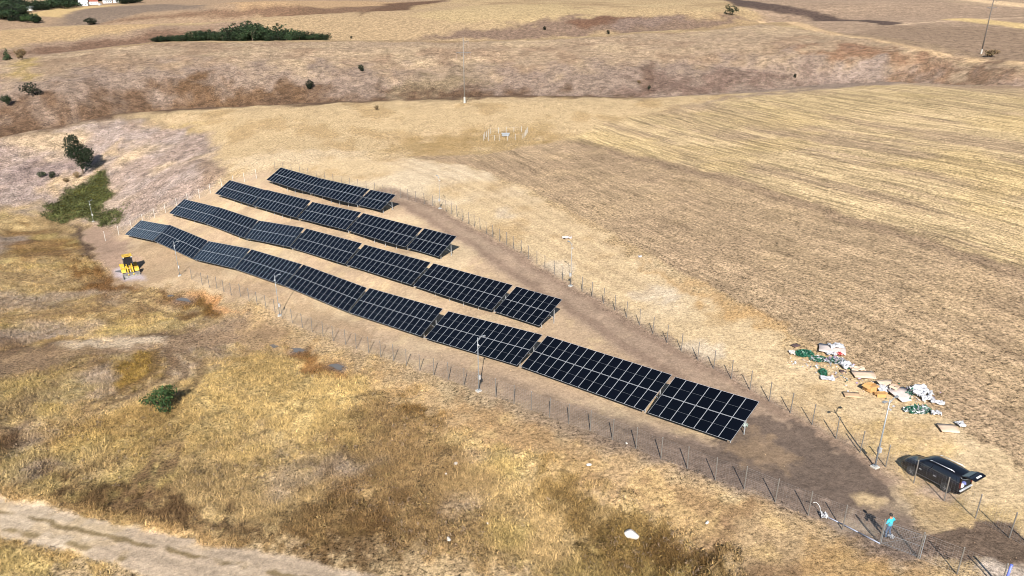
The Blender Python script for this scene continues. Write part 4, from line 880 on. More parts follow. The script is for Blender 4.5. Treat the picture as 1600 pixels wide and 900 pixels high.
# ------------------------------------------------------------------ yellow wheel loader
M['yellow'] = mat('loader_yellow', (.44, .27, .025), .5, var=.5, scale=2.2); M['bucket'] = mat('worn_bucket_steel', (.20, .19, .18), .55, .3, var=.3, scale=5)
def build_loader():
    p = at(204, 428); r = empty('wheel_loader', p, rad(-58), 'small yellow wheel loader with its bucket lowered, working beside the dug earth bank', 'loader'); r.scale = (1, 1, 1)
    # local +x is the front (bucket)
    mb = MB(); mb.box((-.5, 0, .95), (3.6, 1.0, .45)); mb.box((-1.55, 0, 1.45), (1.5, 1.15, .75)); mb.build('chassis', M['yellow'], r, bevel=.06)
    mb = MB(); mb.box((-1.55, 0, 1.86), (1.2, .9, .05)); mb.build('engine_grille', M['dark'], r)
    cabn = empty('cab', (-.45, 0, 1.15)); cabn.parent = r
    mb = MB(); mb.box((0, 0, 2.02), (1.45, 1.5, .12)); mb.build('cab_roof', M['yellow'], cabn, bevel=.04)
    for sx in (-.62, .62):
        for sy in (-.66, .66):
            mb = MB(); mb.box((sx, sy, 1.05), (.09, .09, 1.9)); mb.build('cab_pillar', M['dark'], cabn)
    mb = MB(); mb.box((0, 0, 1.15), (1.16, 1.28, 1.5)); mb.build('cab_window', M['carglass'], cabn)
    mb = MB(); mb.box((0, 0, .2), (1.3, 1.4, .4)); mb.build('cab_base', M['yellow'], cabn, bevel=.03)
    for sx in (.95, -1.45):
        for s in (-1, 1):
            w_ = empty('wheel', (sx, s * .98, .66)); w_.parent = r
            mb = MB(); prof = [(.66, -.18), (.66, .18), (.56, .24), (.34, .24), (.34, -.24), (.56, -.24)]; n_ = 24
            vs = [(q * math.cos(t) * (1 if (a % 2) else .965), yy, q * math.sin(t) * (1 if (a % 2) else .965)) for a, t in enumerate([2 * math.pi * a / n_ for a in range(n_)]) for q, yy in prof]; kk = 6
            mb.add(vs, [(a * kk + b, a * kk + (b + 1) % kk, ((a + 1) % n_) * kk + (b + 1) % kk, ((a + 1) % n_) * kk + b) for a in range(n_) for b in range(kk)]); mb.build('tyre', M['tyre'], w_)
            mb = MB(); mb.tube((0, -.2 * s, 0), (0, .2 * s, 0), .34, 16); mb.tube((0, .2 * s, 0), (0, .26 * s, 0), .12, 10); mb.build('rim', M['yellow'], w_)
            mb = MB(); n_ = 9; vs = []
            for a in range(n_):
                t = rad(20) + (math.pi - rad(40)) * a / (n_ - 1)
                for q in (.78, .84):
                    for yy in (-.34, .34): vs.append((sx + q * math.cos(t), s * .98 + yy, .66 + q * math.sin(t)))
            fs = []
            for a in range(n_ - 1):
                b = a * 4; fs += [(b, b + 1, b + 5, b + 4), (b + 2, b + 6, b + 7, b + 3), (b, b + 4, b + 6, b + 2), (b + 1, b + 3, b + 7, b + 5)]
            fs += [(0, 2, 3, 1), (n_ * 4 - 4, n_ * 4 - 3, n_ * 4 - 1, n_ * 4 - 2)]
            mb.add(vs, fs); mb.build('fender', M['yellow'], r)
    mb = MB()
    for s in (-.38, .38):
        for a, b in (((.3, s, 1.75), (1.35, s, 1.45)), ((1.35, s, 1.45), (2.15, s, .55))):
            a, b = Vector(a), Vector(b); mb.box((a + b) / 2, ((b - a).length + .1, .16, .28), Matrix.Rotation(-math.atan2((b - a).z, (b - a).x), 3, 'Y'))
    mb.box((1.3, 0, 1.45), (.2, .8, .2)); mb.build('lift_arm', M['yellow'], r, bevel=.02)
    mb = MB(); mb.tube((.3, 0, 1.35), (1.2, 0, 1.55), .07, 8); mb.tube((1.2, 0, 1.55), (2.1, 0, .95), .045, 8); mb.build('hydraulic_ram', M['galv'], r, True)
    prof = [(2.05, .95), (2.0, .45), (2.1, .12), (2.35, .02), (3.0, .0), (3.0, .05), (2.4, .08), (2.2, .18), (2.1, .48), (2.15, .95)]
    mb = MB(); mb.prism(prof, -1.25, 1.25); 
    for s in (-1, 1): mb.add([(x, s * 1.25, z) for x, z in ((2.05, .95), (2.0, .45), (2.1, .12), (2.35, .02), (3.0, 0))] + [(x, s * 1.30, z) for x, z in ((2.05, .95), (2.0, .45), (2.1, .12), (2.35, .02), (3.0, 0))], [(0, 1, 2, 3, 4), (9, 8, 7, 6, 5), (0, 5, 6, 1), (1, 6, 7, 2), (2, 7, 8, 3), (3, 8, 9, 4), (4, 9, 5, 0)])
    mb.build('bucket', M['bucket'], r)
    mb = MB(); mb.tube((-1.2, .45, 1.8), (-1.2, .45, 2.5), .05, 8); mb.build('exhaust_pipe', M['dark'], r)
    for s in (-1, 1):
        mb = MB(); mb.box((.32, s * .6, 3.05), (.1, .2, .14)); mb.build('work_light', M['lampw'], r)
build_loader()

# ------------------------------------------------------------------ foliage
def leaf_mat(name, c, var=.35):
    m, t, b = node_mat(name); N, L = t.nodes, t.links
    att = N.new('ShaderNodeAttribute'); att.attribute_name = 'Col'; oi = N.new('ShaderNodeObjectInfo')
    mr = N.new('ShaderNodeMapRange'); mr.inputs[3].default_value = .5; mr.inputs[4].default_value = 1.6; L.new(oi.outputs['Random'], mr.inputs[0])
    vm = N.new('ShaderNodeVectorMath'); vm.operation = 'MULTIPLY'; L.new(att.outputs['Color'], vm.inputs[0]); vm.inputs[1].default_value = c
    v2 = N.new('ShaderNodeVectorMath'); v2.operation = 'SCALE'; L.new(vm.outputs[0], v2.inputs[0]); L.new(mr.outputs[0], v2.inputs['Scale'])
    L.new(v2.outputs[0], b.inputs['Base Color']); b.inputs['Roughness'].default_value = .75; b.inputs['Specular IOR Level'].default_value = .2
    return m
M['leaf_dark'] = leaf_mat('dark_foliage', (.011, .017, .008)); M['leaf_pine'] = leaf_mat('pine_needles', (.014, .026, .010)); M['leaf_green'] = leaf_mat('shrub_leaves', (.018, .034, .010)); M['leaf_dry'] = leaf_mat('dry_shrub', (.12, .085, .045)); M['leaf_olive'] = leaf_mat('ivy_leaves', (.078, .086, .027))
M['bark'] = mat('bark', (.09, .065, .045), .9, bump=.4)
def crown_arrays(lobes, nl, ls, rr):
    C = []; 
    wts = np.array([l[3] * l[4] * l[5] for l in lobes]); wts = wts / wts.sum()
    k = rr.choice(len(lobes), nl, p=wts); lb = np.array(lobes)[k]
    u = rr.normal(size=(nl, 3)); u /= np.linalg.norm(u, axis=1)[:, None]; q = rr.uniform(.25, 1, nl) ** .45
    ph = (np.sin(u[:, 0] * 5 + k) * np.sin(u[:, 1] * 6 + 2 * k) * np.sin(u[:, 2] * 5 + k)) * .28
    P = lb[:, :3] + u * lb[:, 3:6] * (q * (1 + ph))[:, None]
    a = rr.normal(size=(nl, 3)); a /= np.linalg.norm(a, axis=1)[:, None]; b = np.cross(a, rr.normal(size=(nl, 3))); b /= np.linalg.norm(b, axis=1)[:, None]
    s = ls * rr.uniform(.6, 1.35, nl)
    V = np.stack([P - a * s[:, None], P + b * s[:, None] * .55, P + a * s[:, None], P - b * s[:, None] * .55], 1).reshape(-1, 3)
    F = np.arange(nl * 4).reshape(-1, 4)
    col = np.repeat(np.clip(rr.normal(1, .28, nl), .4, 1.9), 4)[:, None] * np.array([1, 1, 1]); col[:, 0] *= np.repeat(rr.uniform(.8, 1.25, nl), 4)
    return V, F, col
def tree_meshes(lobes, nl, ls, lm, trunk_h, tr, seed):
    rr = np.random.default_rng(seed); V, F, c_ = crown_arrays(lobes, nl, ls, rr)
    o = mesh_np('crown', V, F, [lm], c_, smooth=False); me = o.data; bpy.data.objects.remove(o)
    mb = MB(); top = Vector((0, 0, trunk_h)); mb.tube((0, 0, -.4), top, tr, 7, tr * .6)
    for l in lobes[:6]: mb.tube(top * .75, Vector(l[:3]), tr * .45, 5, tr * .12)
    return me, mb.mesh('trunk', M['bark'])
def plant(name, mes, loc, rz, sc, label, cat, group=None):
    r = empty(name, loc, rz, label, cat, group); r.scale = (sc[0], sc[0], sc[1]) if isinstance(sc, tuple) else (sc,) * 3
    link('crown', mes[0], r); link('trunk', mes[1], r); return r
def round_lobes(seed, h=1.0, w=.5, n_=7):
    rr = np.random.default_rng(seed); L = [(0, 0, h * .62, w * .55, w * .55, h * .34)]
    for k in range(n_): a = rr.uniform(0, 6.28); q = rr.uniform(.25, .6) * w; z = rr.uniform(.25, .85) * h; s = rr.uniform(.22, .38); L.append((q * math.cos(a), q * math.sin(a), z, w * s, w * s, h * s * .7))
    return L
def cone_lobes(seed, h=1.0, w=.5):
    rr = np.random.default_rng(seed); L = []
    for k in range(7):
        t = k / 6; L.append((rr.uniform(-.04, .04), rr.uniform(-.04, .04), h * (.14 + .78 * t), w * (.52 - .42 * t), w * (.52 - .42 * t), h * .13))
    return L
BUSH = [tree_meshes(round_lobes(20 + i, 1.0, 1.1), 1000, .06, M[m_], .35, .05, 40 + i) for i, m_ in enumerate(('leaf_dark', 'leaf_green', 'leaf_dry', 'leaf_pine'))]
PINE = [tree_meshes(cone_lobes(30 + i, 1.0, .62) if i % 2 else round_lobes(30 + i, 1.0, .75, 6), 380, .06, M['leaf_pine' if i < 3 else 'leaf_dark'], .5, .03, 60 + i) for i in range(4)]
def px_size(p, npx): return npx * ((p - Vector((0, 0, CAM_Z))).length) / FPX

# big tree on the west bank
p = at(130, 271); H = px_size(p, 55); Wd = px_size(p, 40)
lob = [(-.16 * Wd, 0, H * .72, Wd * .26, Wd * .26, H * .24), (.0, .1, H * .50, Wd * .34, Wd * .32, H * .22), (.22 * Wd, 0, H * .46, Wd * .27, Wd * .28, H * .17), (-.1 * Wd, 0, H * .86, Wd * .16, Wd * .17, H * .12), (.10 * Wd, 0, H * .27, Wd * .24, Wd * .24, H * .15), (-.24 * Wd, 0, H * .50, Wd * .2, Wd * .2, H * .14), (.34 * Wd, 0, H * .55, Wd * .14, Wd * .14, H * .1)]
plant('tree', tree_meshes(lob, 3600, .22, M['leaf_dark'], H * .4, .22, 5), p, 0, 1.0, 'tall dark green tree standing alone on the purple-grey bank', 'tree')
SINGLE = [(50, 148, 19, 16, 'tree', PINE[0], 'round dark tree on the far slope, the larger of a pair', 'tree'), (11, 164, 14, 14, 'shrub', BUSH[3], 'dark shrub on the far slope at the edge, lower of a pair', 'shrub'),
          (484, 138, 13, 15, 'shrub', BUSH[0], 'dark round bush on the far slope below the pine grove', 'shrub'), (564, 112, 10, 11, 'shrub', BUSH[0], 'small dark bush on the far slope nearest the lone power pole', 'shrub'),
          (1144, 24, 14, 14, 'tree', PINE[2], 'dark round tree alone by the dark ploughed strip', 'tree'), (12, 94, 14, 13, 'tree', PINE[1], 'small green tree on the gully rim beside a brown bush', 'tree'), (36, 93, 13, 16, 'shrub', BUSH[2], 'brown half-dry bush on the gully rim', 'shrub'),
          (588, 172, 7, 8, 'shrub', BUSH[2], 'tiny dry shrub on the near rim of the gully', 'shrub'), (950, 53, 6, 6, 'shrub', BUSH[0], 'tiny dark bush below the brown gully bank', 'shrub'), (851, 47, 6, 6, 'shrub', BUSH[0], 'tiny dark bush on the brown gully slope left of another', 'shrub'),
          (66, 278, 9, 10, 'shrub', BUSH[3], 'small round green bush on the bank, first beside the tall tree', 'shrub'), (83, 278, 9, 10, 'shrub', BUSH[0], 'small dark bush on the bank, nearest the tall tree', 'shrub'), (120, 279, 9, 9, 'shrub', BUSH[2], 'brown dry bush at the foot of the tall tree', 'shrub'), (103, 286, 6, 9, 'shrub', BUSH[2], 'low dry bush on the pale path below the tall tree', 'shrub'),
          (254, 638, 31, 50, 'shrub', BUSH[1], 'green leafy bush growing in the golden meadow', 'shrub'), (1550, 89, 9, 21, 'shrub', BUSH[2], 'low dark bush beside the far power pole', 'shrub'), (1014, 139, 6, 6, 'shrub', BUSH[0], 'tiny bush at the bottom of the gully fold', 'shrub'), (1242, 119, 6, 5, 'shrub', BUSH[0], 'tiny dark bush in the purple part of the gully', 'shrub'), (998, 130, 5, 7, 'shrub', BUSH[2], 'tiny brown bush above the gully fold', 'shrub'),
          (143, 39, 9, 19, 'shrub', BUSH[0], 'wide dark bush alone in front of the pale fields', 'shrub'), (57, 36, 11, 11, 'tree', PINE[2], 'dark tree at the end of the village trees', 'tree'), (549, 60, 4, 4, 'shrub', BUSH[0], 'tiny bush beyond the end of the pine grove', 'shrub')]
for i, (x, y, hp, wp, nm, mes, lab, cat) in enumerate(SINGLE):
    p = at(x, y); sz = px_size(p, hp) * 1.05; wz = px_size(p, wp); wm = 1.6 if mes in BUSH else .8
    plant(nm, mes, p - Vector((0, 0, .1)), i * 1.3, (wz / wm, sz), lab, cat)
# pine grove in the second gully
c2 = cast([(x, y + .8) for x, y, _ in CREST2]); cx = [x for x, _, _ in CREST2]
rr = np.random.default_rng(3); GR = []
for i in range(150):
    x = 242 + (i + rr.uniform(0, 1)) * 268 / 150; back = (305 < x < 462) and rr.random() < .5
    m_ = rr.uniform(1.09, 1.13) if back else rr.uniform(1.02, 1.06)
    X = np.interp(x, cx, c2[:, 0]) * m_; Y = np.interp(x, cx, c2[:, 1]) * m_
    top = np.interp(x, [240, 300, 310, 350, 400, 405, 460, 480, 510], [56, 55, 46, 41, 37, 42, 46, 51, 54]) + rr.uniform(-4, 13) * (.4 + 1.2 * math.sin(x * .21) ** 2) + (0 if back else 6 if 305 < x < 462 else 0)
    GR.append((x, X, Y, top))
gz_ = ground([g[1] for g in GR], [g[2] for g in GR])
for i, ((x, X, Y, top), z) in enumerate(zip(GR, gz_)):
    r_ = rays([x], [top])[0]; zt = CAM_Z + r_[2] / math.hypot(r_[0], r_[1]) * math.hypot(X, Y); h = max(3.0, zt - z)
    plant('pine_tree', PINE[(0, 2, 1, 2, 0, 3)[i % 6]], Vector((X, Y, z)), i * .7, (h * rr.uniform(1.0, 1.3) + 2.0, h), 'dark green pine standing among others in the dense grove behind the rim', 'tree', 'pines of the dense grove')
# village at the far edge
VT = []
for i in range(44): VT.append((rr.uniform(-10, 36), rr.uniform(10, 34), rr.uniform(9, 15)))
for i in range(90): VT.append((rr.uniform(44, 215), 0, rr.uniform(6, 11)))
for i, (x, y, hp) in enumerate(VT):
    if y == 0: y = np.interp(x, [44, 90, 150, 200], [20, 15, 10, 6]) + rr.uniform(-8, 0) - (7 if 122 < x < 190 else 0)
    p = at(x, y); h = px_size(p, hp)
    plant('village_tree', (PINE + [BUSH[0], BUSH[3]])[i % 6], p - Vector((0, 0, .3)), i, (h * 1.7, h), 'dark leafy tree among the village trees beyond the fields', 'tree', 'trees of the far village')
for i in range(14):
    x = rr.uniform(28, 60); p = at(x, rr.uniform(26, 37)); h = px_size(p, rr.uniform(5, 9)); plant('village_tree', BUSH[(0, 3, 1)[i % 3]], p, i, (h * 1.2, h), 'low dark bush at the near end of the village trees', 'tree', 'bushes before the far village')
M['wallw'] = mat('white_render', (.66, .66, .66), .8); M['roofr'] = mat('red_tiles', (.26, .07, .045), .8); M['roofg'] = mat('grey_roofing', (.3, .31, .33), .7); M['pane'] = mat('window_pane', (.04, .05, .06), .2)
HS = [(49, 16, 9, 6, 'wallw', 'roofg', 'white gabled house nearest in the far village'), (131, 9, 13, 8, 'wallw', 'wallw', 'long white shed at the edge of the far village'), (147, 7, 12, 7, 'wallw', 'roofr', 'white house with a red roof beside the long shed'), (168, 5, 11, 7, 'wallw', 'roofg', 'white house with grey roof right of the red roofed one'), (182, 4, 8, 6, 'wallw', 'roofg', 'small white house farthest along the village edge'),
      (8, 23, 7, 5, 'wallw', 'roofg', 'small white house half hidden by trees at the village end'), (22, 21, 6, 5, 'wallw', 'roofr', 'small red roofed house between the village trees'), (36, 18, 6, 4, 'wallw', 'roofr', 'low red roofed house left of the white gabled house'), (107, 8, 6, 4, 'wallw', 'roofr', 'small house with red roof deep among the village trees'), (156, 8, 4, 3, 'wallw', 'roofg', 'tiny white hut in front of the red roofed house')]
for i, (x, y, wp, hp, wm, rm, lab) in enumerate(HS):
    p = at(x, y); L_ = px_size(p, wp); L_ *= .8; h = px_size(p, hp) * .5; Wd = L_ * .7; r = empty('house', p, .3 * i, lab, 'house')
    mb = MB(); mb.box((0, 0, h / 2 - .5), (L_, Wd, h + 1)); mb.build('wall', M[wm], r)
    mb = MB(); rh = h * .6; ov = .4
    mb.add([(-L_ / 2 - ov, -Wd / 2 - ov, h + .02), (L_ / 2 + ov, -Wd / 2 - ov, h + .02), (L_ / 2 + ov, Wd / 2 + ov, h + .02), (-L_ / 2 - ov, Wd / 2 + ov, h + .02), (-L_ / 2 - ov, 0, h + rh), (L_ / 2 + ov, 0, h + rh)], [(0, 1, 5, 4), (2, 3, 4, 5), (0, 4, 3), (1, 2, 5), (0, 3, 2, 1)]); mb.build('roof', M[rm], r)
    for k in range(3):
        mb = MB(); mb.box((L_ * (k - 1) * .3, -Wd / 2 - .02, h * .5), (L_ * .13, .06, h * .35)); mb.build('window', M['pane'], r)
    mb = MB(); mb.box((L_ * .25, Wd * .1, h + rh * .9), (.7, .7, 1.4)); mb.build('chimney', M['roofr'], r)

# green thicket below the bank
rr = np.random.default_rng(9); A = cast([(70, 322), (110, 300), (140, 276), (165, 268), (160, 300), (186, 308), (160, 330), (190, 334), (178, 356), (160, 354), (150, 344), (120, 350), (85, 338)])
lo, hi = A.min(0), A.max(0); pts = rr.uniform(lo, hi, (40000, 2)); gm = lookup(pts[:, 0], pts[:, 1], [gGreen])[0]; pts = pts[gm > rr.uniform(.15, .8, len(gm))][:9000]; zz = ground(pts[:, 0], pts[:, 1])
n_ = len(pts); hgt = fbm(pts[:, 0] / 3, pts[:, 1] / 3, 77, 3); P = np.stack([pts[:, 0], pts[:, 1], zz + rr.uniform(0, 1, n_) * (.1 + 1.0 * hgt)], 1)
a = rr.normal(size=(n_, 3)); a /= np.linalg.norm(a, axis=1)[:, None]; b = np.cross(a, rr.normal(size=(n_, 3))); b /= np.linalg.norm(b, axis=1)[:, None]; s = rr.uniform(.08, .24, n_)[:, None]
V_ = np.stack([P - a * s, P + b * s * .6, P + a * s, P - b * s * .6], 1).reshape(-1, 3); c_ = np.repeat(np.clip(rr.normal(1, .3, n_) * (.25 + 1.5 * fbm(pts[:, 0] / 3, pts[:, 1] / 3, 78, 3) ** 1.3), .3, 1.8), 4)[:, None] * np.ones(3)
o = mesh_np('green_thicket', V_, np.arange(n_ * 4).reshape(-1, 4), [M['leaf_olive']], c_, smooth=False); tag(o, kind='stuff'); o['label'] = 'olive green thicket creeping down the foot of the bank'; 

# ------------------------------------------------------------------ power poles
M['concpole'] = mat('concrete_pole', (.16, .14, .12), .85); M['ironarm'] = mat('dark_iron', (.10, .09, .085), .6); M['insul'] = mat('insulator', (.30, .22, .18), .3)
def power_pole(px, py, toppx, label, pr, m_):
    p = at(px, py); h = px_size(p, math.hypot(py - toppx, 0)) / math.cos(rad(8)); r = empty('power_pole', p, .15, label, 'power pole', 'power poles over the hills')
    mb = MB(); mb.tube((0, 0, -.5), (0, 0, h), pr, 10, pr * .6); mb.build('pole', m_, r, True)
    mb = MB(); mb.tube((0, 0, -.4), (0, 0, 1.8), .36, 8, .28); mb.build('footing', M['concrete'], r)
    for z, x0, x1 in ((h * .95, 0, 1.5), (h * .78, -2.1, 2.1)):
        mb = MB(); mb.box(((x0 + x1) / 2, 0, z), (x1 - x0 + .2, .14, .16)); mb.tube((0, 0, z - .9), (x1 * .8, 0, z), .05, 5)
        if x0 < 0: mb.tube((0, 0, z - .9), (x0 * .8, 0, z), .05, 5)
        mb.build('cross_arm', M['ironarm'], r)
        for x in ([x0, x1] if x0 < 0 else [x1]):
            mb = MB()
            for k in range(6): mb.tube((x, 0, z - .2 - k * .28), (x, 0, z - .34 - k * .28), .12, 7, .06)
            mb.tube((x, 0, z), (x, 0, z - 1.9), .035, 5); mb.build('insulator', M['insul'], r)
    mb = MB(); mb.tube((0, 0, h), (0, 0, h + 1.0), .05, 6, .02); mb.build('spike', M['ironarm'], r)
power_pole(726, 161, 68, 'pale concrete power pole with hanging insulators on the gully rim', .2, M['concpole'])
power_pole(1533, 84, 14, 'dark power pole with cross arms standing by the far field track', .27, mat('dark_concrete', (.09, .075, .065), .85))

# ------------------------------------------------------------------ little post enclosure on the plateau
M['enclpost'] = mat('weathered_white_post', (.34, .33, .31), .8)
EP = [(756, 220), (763, 220), (773, 219.5), (780, 219.5), (793, 219), (805, 218.5), (817, 217.5), (819, 215), (821, 212.5), (823, 210), (824.5, 207.5), (815, 206), (803, 206.5), (791, 207), (779, 208), (766, 209), (763, 211.5), (760, 214), (757.5, 217)]
P = ats(EP); o0 = P[0]; r = empty('post_enclosure', o0, 0, 'small enclosure of white posts around a hollow on the plateau', 'fence')
for p in P: mb = MB(); h = random.uniform(1.2, 1.5); mb.tube((0, 0, -.3), (0, 0, h), .06, 7, .055); mb.tube((0, 0, h), (0, 0, h + .06), .055, 7, .02); o = mb.build('post', M['enclpost'], r); o.location = p - o0
mb = MB(); 
for a_, b_ in zip(P, P[1:] + P[:1]):
    for z in (.6, 1.2): mb.tube(a_ - o0 + Vector((0, 0, z)), b_ - o0 + Vector((0, 0, z)), .012, 4, caps=False)
mb.build('wire_strand', M['wire'], r)
p = at(790, 213); mb = MB(); mb.box((0, 0, .35), (1.7, .9, .5)); mb.box((0, 0, .68), (2.0, 1.1, .16)); mb.box((-.5, 0, .05), (.3, .5, .3)); mb.box((.5, 0, .05), (.3, .5, .3)); o = mb.build('water_trough', mat('trough_enamel', (.22, .24, .26), .5), None, bevel=.05); o.location = p; tag(o, 'white trough inside the small post enclosure', 'trough')

# ------------------------------------------------------------------ puddles
def water():
    m, t, b = node_mat('muddy_water'); b.inputs['Base Color'].default_value = (.11, .10, .09, 1); b.inputs['Roughness'].default_value = .22; b.inputs['IOR'].default_value = 1.33; b.inputs['Specular IOR Level'].default_value = .6
    return m
M['water'] = water()
for i, (cx_, cy_, rx, ry) in enumerate(((289, 469, 14, 5), (266, 463, 6, 2.4), (466, 547.5, 13, 3.2), (428, 541, 8, 2.0), (527, 574, 13, 3.6), (190, 425.5, 10, 2.6))):
    pts = [(cx_ + rx * math.cos(t) * (.8 + .3 * math.sin(3 * t + i)), cy_ + ry * math.sin(t) * (.85 + .25 * math.cos(2 * t + i))) for t in np.linspace(0, 6.283, 18, endpoint=False)]
    Pp = ats(pts); zc = sorted(q.z for q in Pp)[len(Pp) // 2] + .10; c0 = sum(Pp, Vector()) / len(Pp)
    mb = MB(); mb.add([(q.x - c0.x, q.y - c0.y, 0) for q in Pp], [tuple(range(len(Pp)))]); o = mb.build('puddle', M['water']); o.location = (c0.x, c0.y, zc); tag(o, kind='structure')

# ------------------------------------------------------------------ stones
M['stone'] = mat('white_limestone', (.46, .42, .38), .9, var=.2, scale=4, bump=.5)
STN = [(986, 840, 25, 15, 'large flat white boulder in the brown grass'), (712, 725, 8, 6, 'small white stone in the meadow, farthest from the farm track'), (701, 845, 10, 8, 'white stone in the meadow nearest the farm track'), (920, 729, 9, 6, 'pale stone at the edge of the dry verge'), (1016, 841, 5, 4, 'tiny white stone beside the large flat boulder'), (979, 694, 5, 3, 'tiny pale stone lying at the foot of the front fence'), (762, 820, 5, 4, 'small pale stone right of the white stone by the track'), (1105, 818, 8, 4, 'flat pale stone in the dry verge below the fence'), (697, 743, 5, 4, 'small yellowish stone below the white stone in the meadow')]
for i, (x, y, wp, hp, lab) in enumerate(STN):
    p = at(x, y); s = px_size(p, wp) / 2; rr2 = np.random.default_rng(i + 100); bm = bmesh.new(); bmesh.ops.create_icosphere(bm, subdivisions=3, radius=1)
    d_ = rr2.normal(size=(9, 3)); d_ /= np.linalg.norm(d_, axis=1)[:, None]; cut = rr2.uniform(.6, .95, 9)
    for v in bm.verts:
        c = np.array(v.co)
        for dd, k in zip(d_, cut):
            t = c @ dd
            if t > k: c = c - dd * (t - k) * .85
        v.co = Vector(c)
    me = bpy.data.meshes.new('boulder'); bm.to_mesh(me); bm.free(); me.materials.append(M['stone']); o = link('boulder' if i == 0 else 'stone', me); o.scale = (s, s * .68, s * .5); o.location = p + Vector((0, 0, s * .22 + .06)); o.rotation_euler = (0, 0, -.5 if i == 0 else i); tag(o, lab, 'stone')

# ------------------------------------------------------------------ the packaging dump by the field
M['card'] = mat('cardboard', (.40, .27, .16), .85, var=.12, scale=3); M['cardpale'] = mat('pale_cardboard', (.50, .37, .27), .85, var=.1, scale=3); M['cardtan'] = mat('orange_cardboard', (.46, .25, .09), .8, var=.12, scale=3)
M['film'] = mat('white_film', (.40, .40, .42), .35, var=.2, scale=5); M['green'] = mat('green_strapping', (.012, .085, .050), .5, var=.5, scale=9); M['pink'] = mat('pinkish_board', (.46, .39, .36), .8, var=.1); M['purple'] = mat('purple_film', (.24, .17, .27), .5, var=.4, scale=8); M['darkwood'] = mat('dark_plank', (.075, .045, .04), .8, var=.3); M['redp'] = mat('red_plastic', (.30, .03, .03), .5)
def sheet(px, py, wpx, hpx, m_, name, label, cat, seed, lift=.25, rz=0, n=14, crumple=1.0):
    p = at(px, py); W_ = px_size(p, wpx); D_ = px_size(p, hpx) * 1.75; rr2 = np.random.default_rng(seed)
    ux, uy = np.meshgrid(np.linspace(-.5, .5, n), np.linspace(-.5, .5, n)); ux, uy = ux.ravel(), uy.ravel()
    z = lift * (fbm(ux * 6 + seed, uy * 6, seed, 3) * 1.5 - .40) * crumple + .04; z = np.maximum(z, .02) + .03
    edge = 1 + .22 * (fbm(ux * 3 + 9 * seed, uy * 3, seed + 5, 2) - .5) * crumple
    X = ux * W_ * edge + rr2.normal(0, W_ * .018 * crumple, n * n); Y = uy * D_ * edge + rr2.normal(0, D_ * .018 * crumple, n * n)
    V_ = np.concatenate([np.stack([X, Y, z], 1), np.stack([X, Y, z - .03], 1)]); i_ = np.arange(n * n).reshape(n, n); a = np.stack([i_[:-1, :-1], i_[:-1, 1:], i_[1:, 1:], i_[1:, :-1]], -1).reshape(-1, 4); F_ = np.concatenate([a, a[:, ::-1] + n * n])
    rim = np.concatenate([i_[0, :-1], i_[:-1, -1], i_[-1, ::-1][:-1], i_[::-1, 0][:-1]]); nx = np.roll(rim, -1); F_ = np.concatenate([F_, np.stack([rim, rim + n * n, nx + n * n, nx], -1)])
    o = mesh_np(name, V_, F_, [m_], None, smooth=False); o.location = p; o.rotation_euler = (0, 0, rz); tag(o, label, cat); return o
def heap(px, py, wpx, hpx, m_, name, label, cat, seed, n=260):
    p = at(px, py); W_ = px_size(p, wpx) / 2; D_ = px_size(p, hpx) * .9; rr2 = np.random.default_rng(seed)
    a = rr2.uniform(0, 6.283, n); q = np.sqrt(rr2.uniform(0, 1, n)); P = np.stack([q * np.cos(a) * W_, q * np.sin(a) * D_, .05 + rr2.uniform(0, 1, n) * .42 * (1 - q * q)], 1)
    u = rr2.normal(size=(n, 3)) * [1, 1, .5]; u /= np.linalg.norm(u, axis=1)[:, None]; b = np.cross(u, rr2.normal(size=(n, 3))); b /= np.linalg.norm(b, axis=1)[:, None]; s = rr2.uniform(.10, .26, n)[:, None]
    V_ = np.stack([P - u * s, P + b * s * .3, P + u * s, P - b * s * .3 + [0, 0, .02]], 1).reshape(-1, 3); V_[:, 2] = np.maximum(V_[:, 2], .01)
    mi = None; ms = m_ if isinstance(m_, list) else [m_]; mi = rr2.integers(0, len(ms), n)
    o = mesh_np(name, V_, np.arange(n * 4).reshape(-1, 4), ms, None, smooth=False, mat_idx=mi); o.location = p; tag(o, label, cat); return o
def card_box(px, py, wpx, m_, label, rz, tilt=0.0):
    p = at(px, py); w_ = px_size(p, wpx); d_ = w_ * .75; h_ = w_ * .45; t = .02; r = empty('cardboard_box', p + Vector((0, 0, .02)), rz, label, 'box', 'cardboard in the packaging dump'); r.rotation_euler = (0, tilt, rz)
    mb = MB(); mb.box((0, 0, t / 2), (w_, d_, t))
    for s in (-1, 1): mb.box((s * (w_ / 2 - t / 2), 0, h_ / 2 + t), (t, d_, h_)); mb.box((0, s * (d_ / 2 - t / 2), h_ / 2 + t), (w_ - 2 * t, t, h_))
    mb.build('carton', m_, r)
    for s in (-1, 1):
        mb = MB(); mb.box((s * (w_ / 2 + d_ * .16), 0, h_ * .92), (d_ * .4, d_ * .96, .012), Matrix.Rotation(s * rad(28), 3, 'Y')); mb.build('flap', m_, r)
        mb = MB(); mb.box((0, s * (d_ / 2 - .12), h_ + t + .012), (w_ * .94, d_ * .36, .012), Matrix.Rotation(s * rad(8), 3, 'X')); mb.build('flap', m_, r)
def flat(px, py, wpx, hpx, m_, label, rz, seed, name='cardboard_sheet', cat='cardboard', tilt=.035):
    o = sheet(px, py, wpx, hpx, m_, name, label, cat, seed, .07, rz, 4, .35); o.rotation_euler = (tilt, tilt * .6, rz); o.location.z += .03 * wpx / 12; return o
G_ = [M['green'], M['green'], M['film']]
flat(1243, 541, 12, 5, M['darkwood'], 'dark brown board lying alone at the far end of the dump', .5, 1, 'board', 'board')
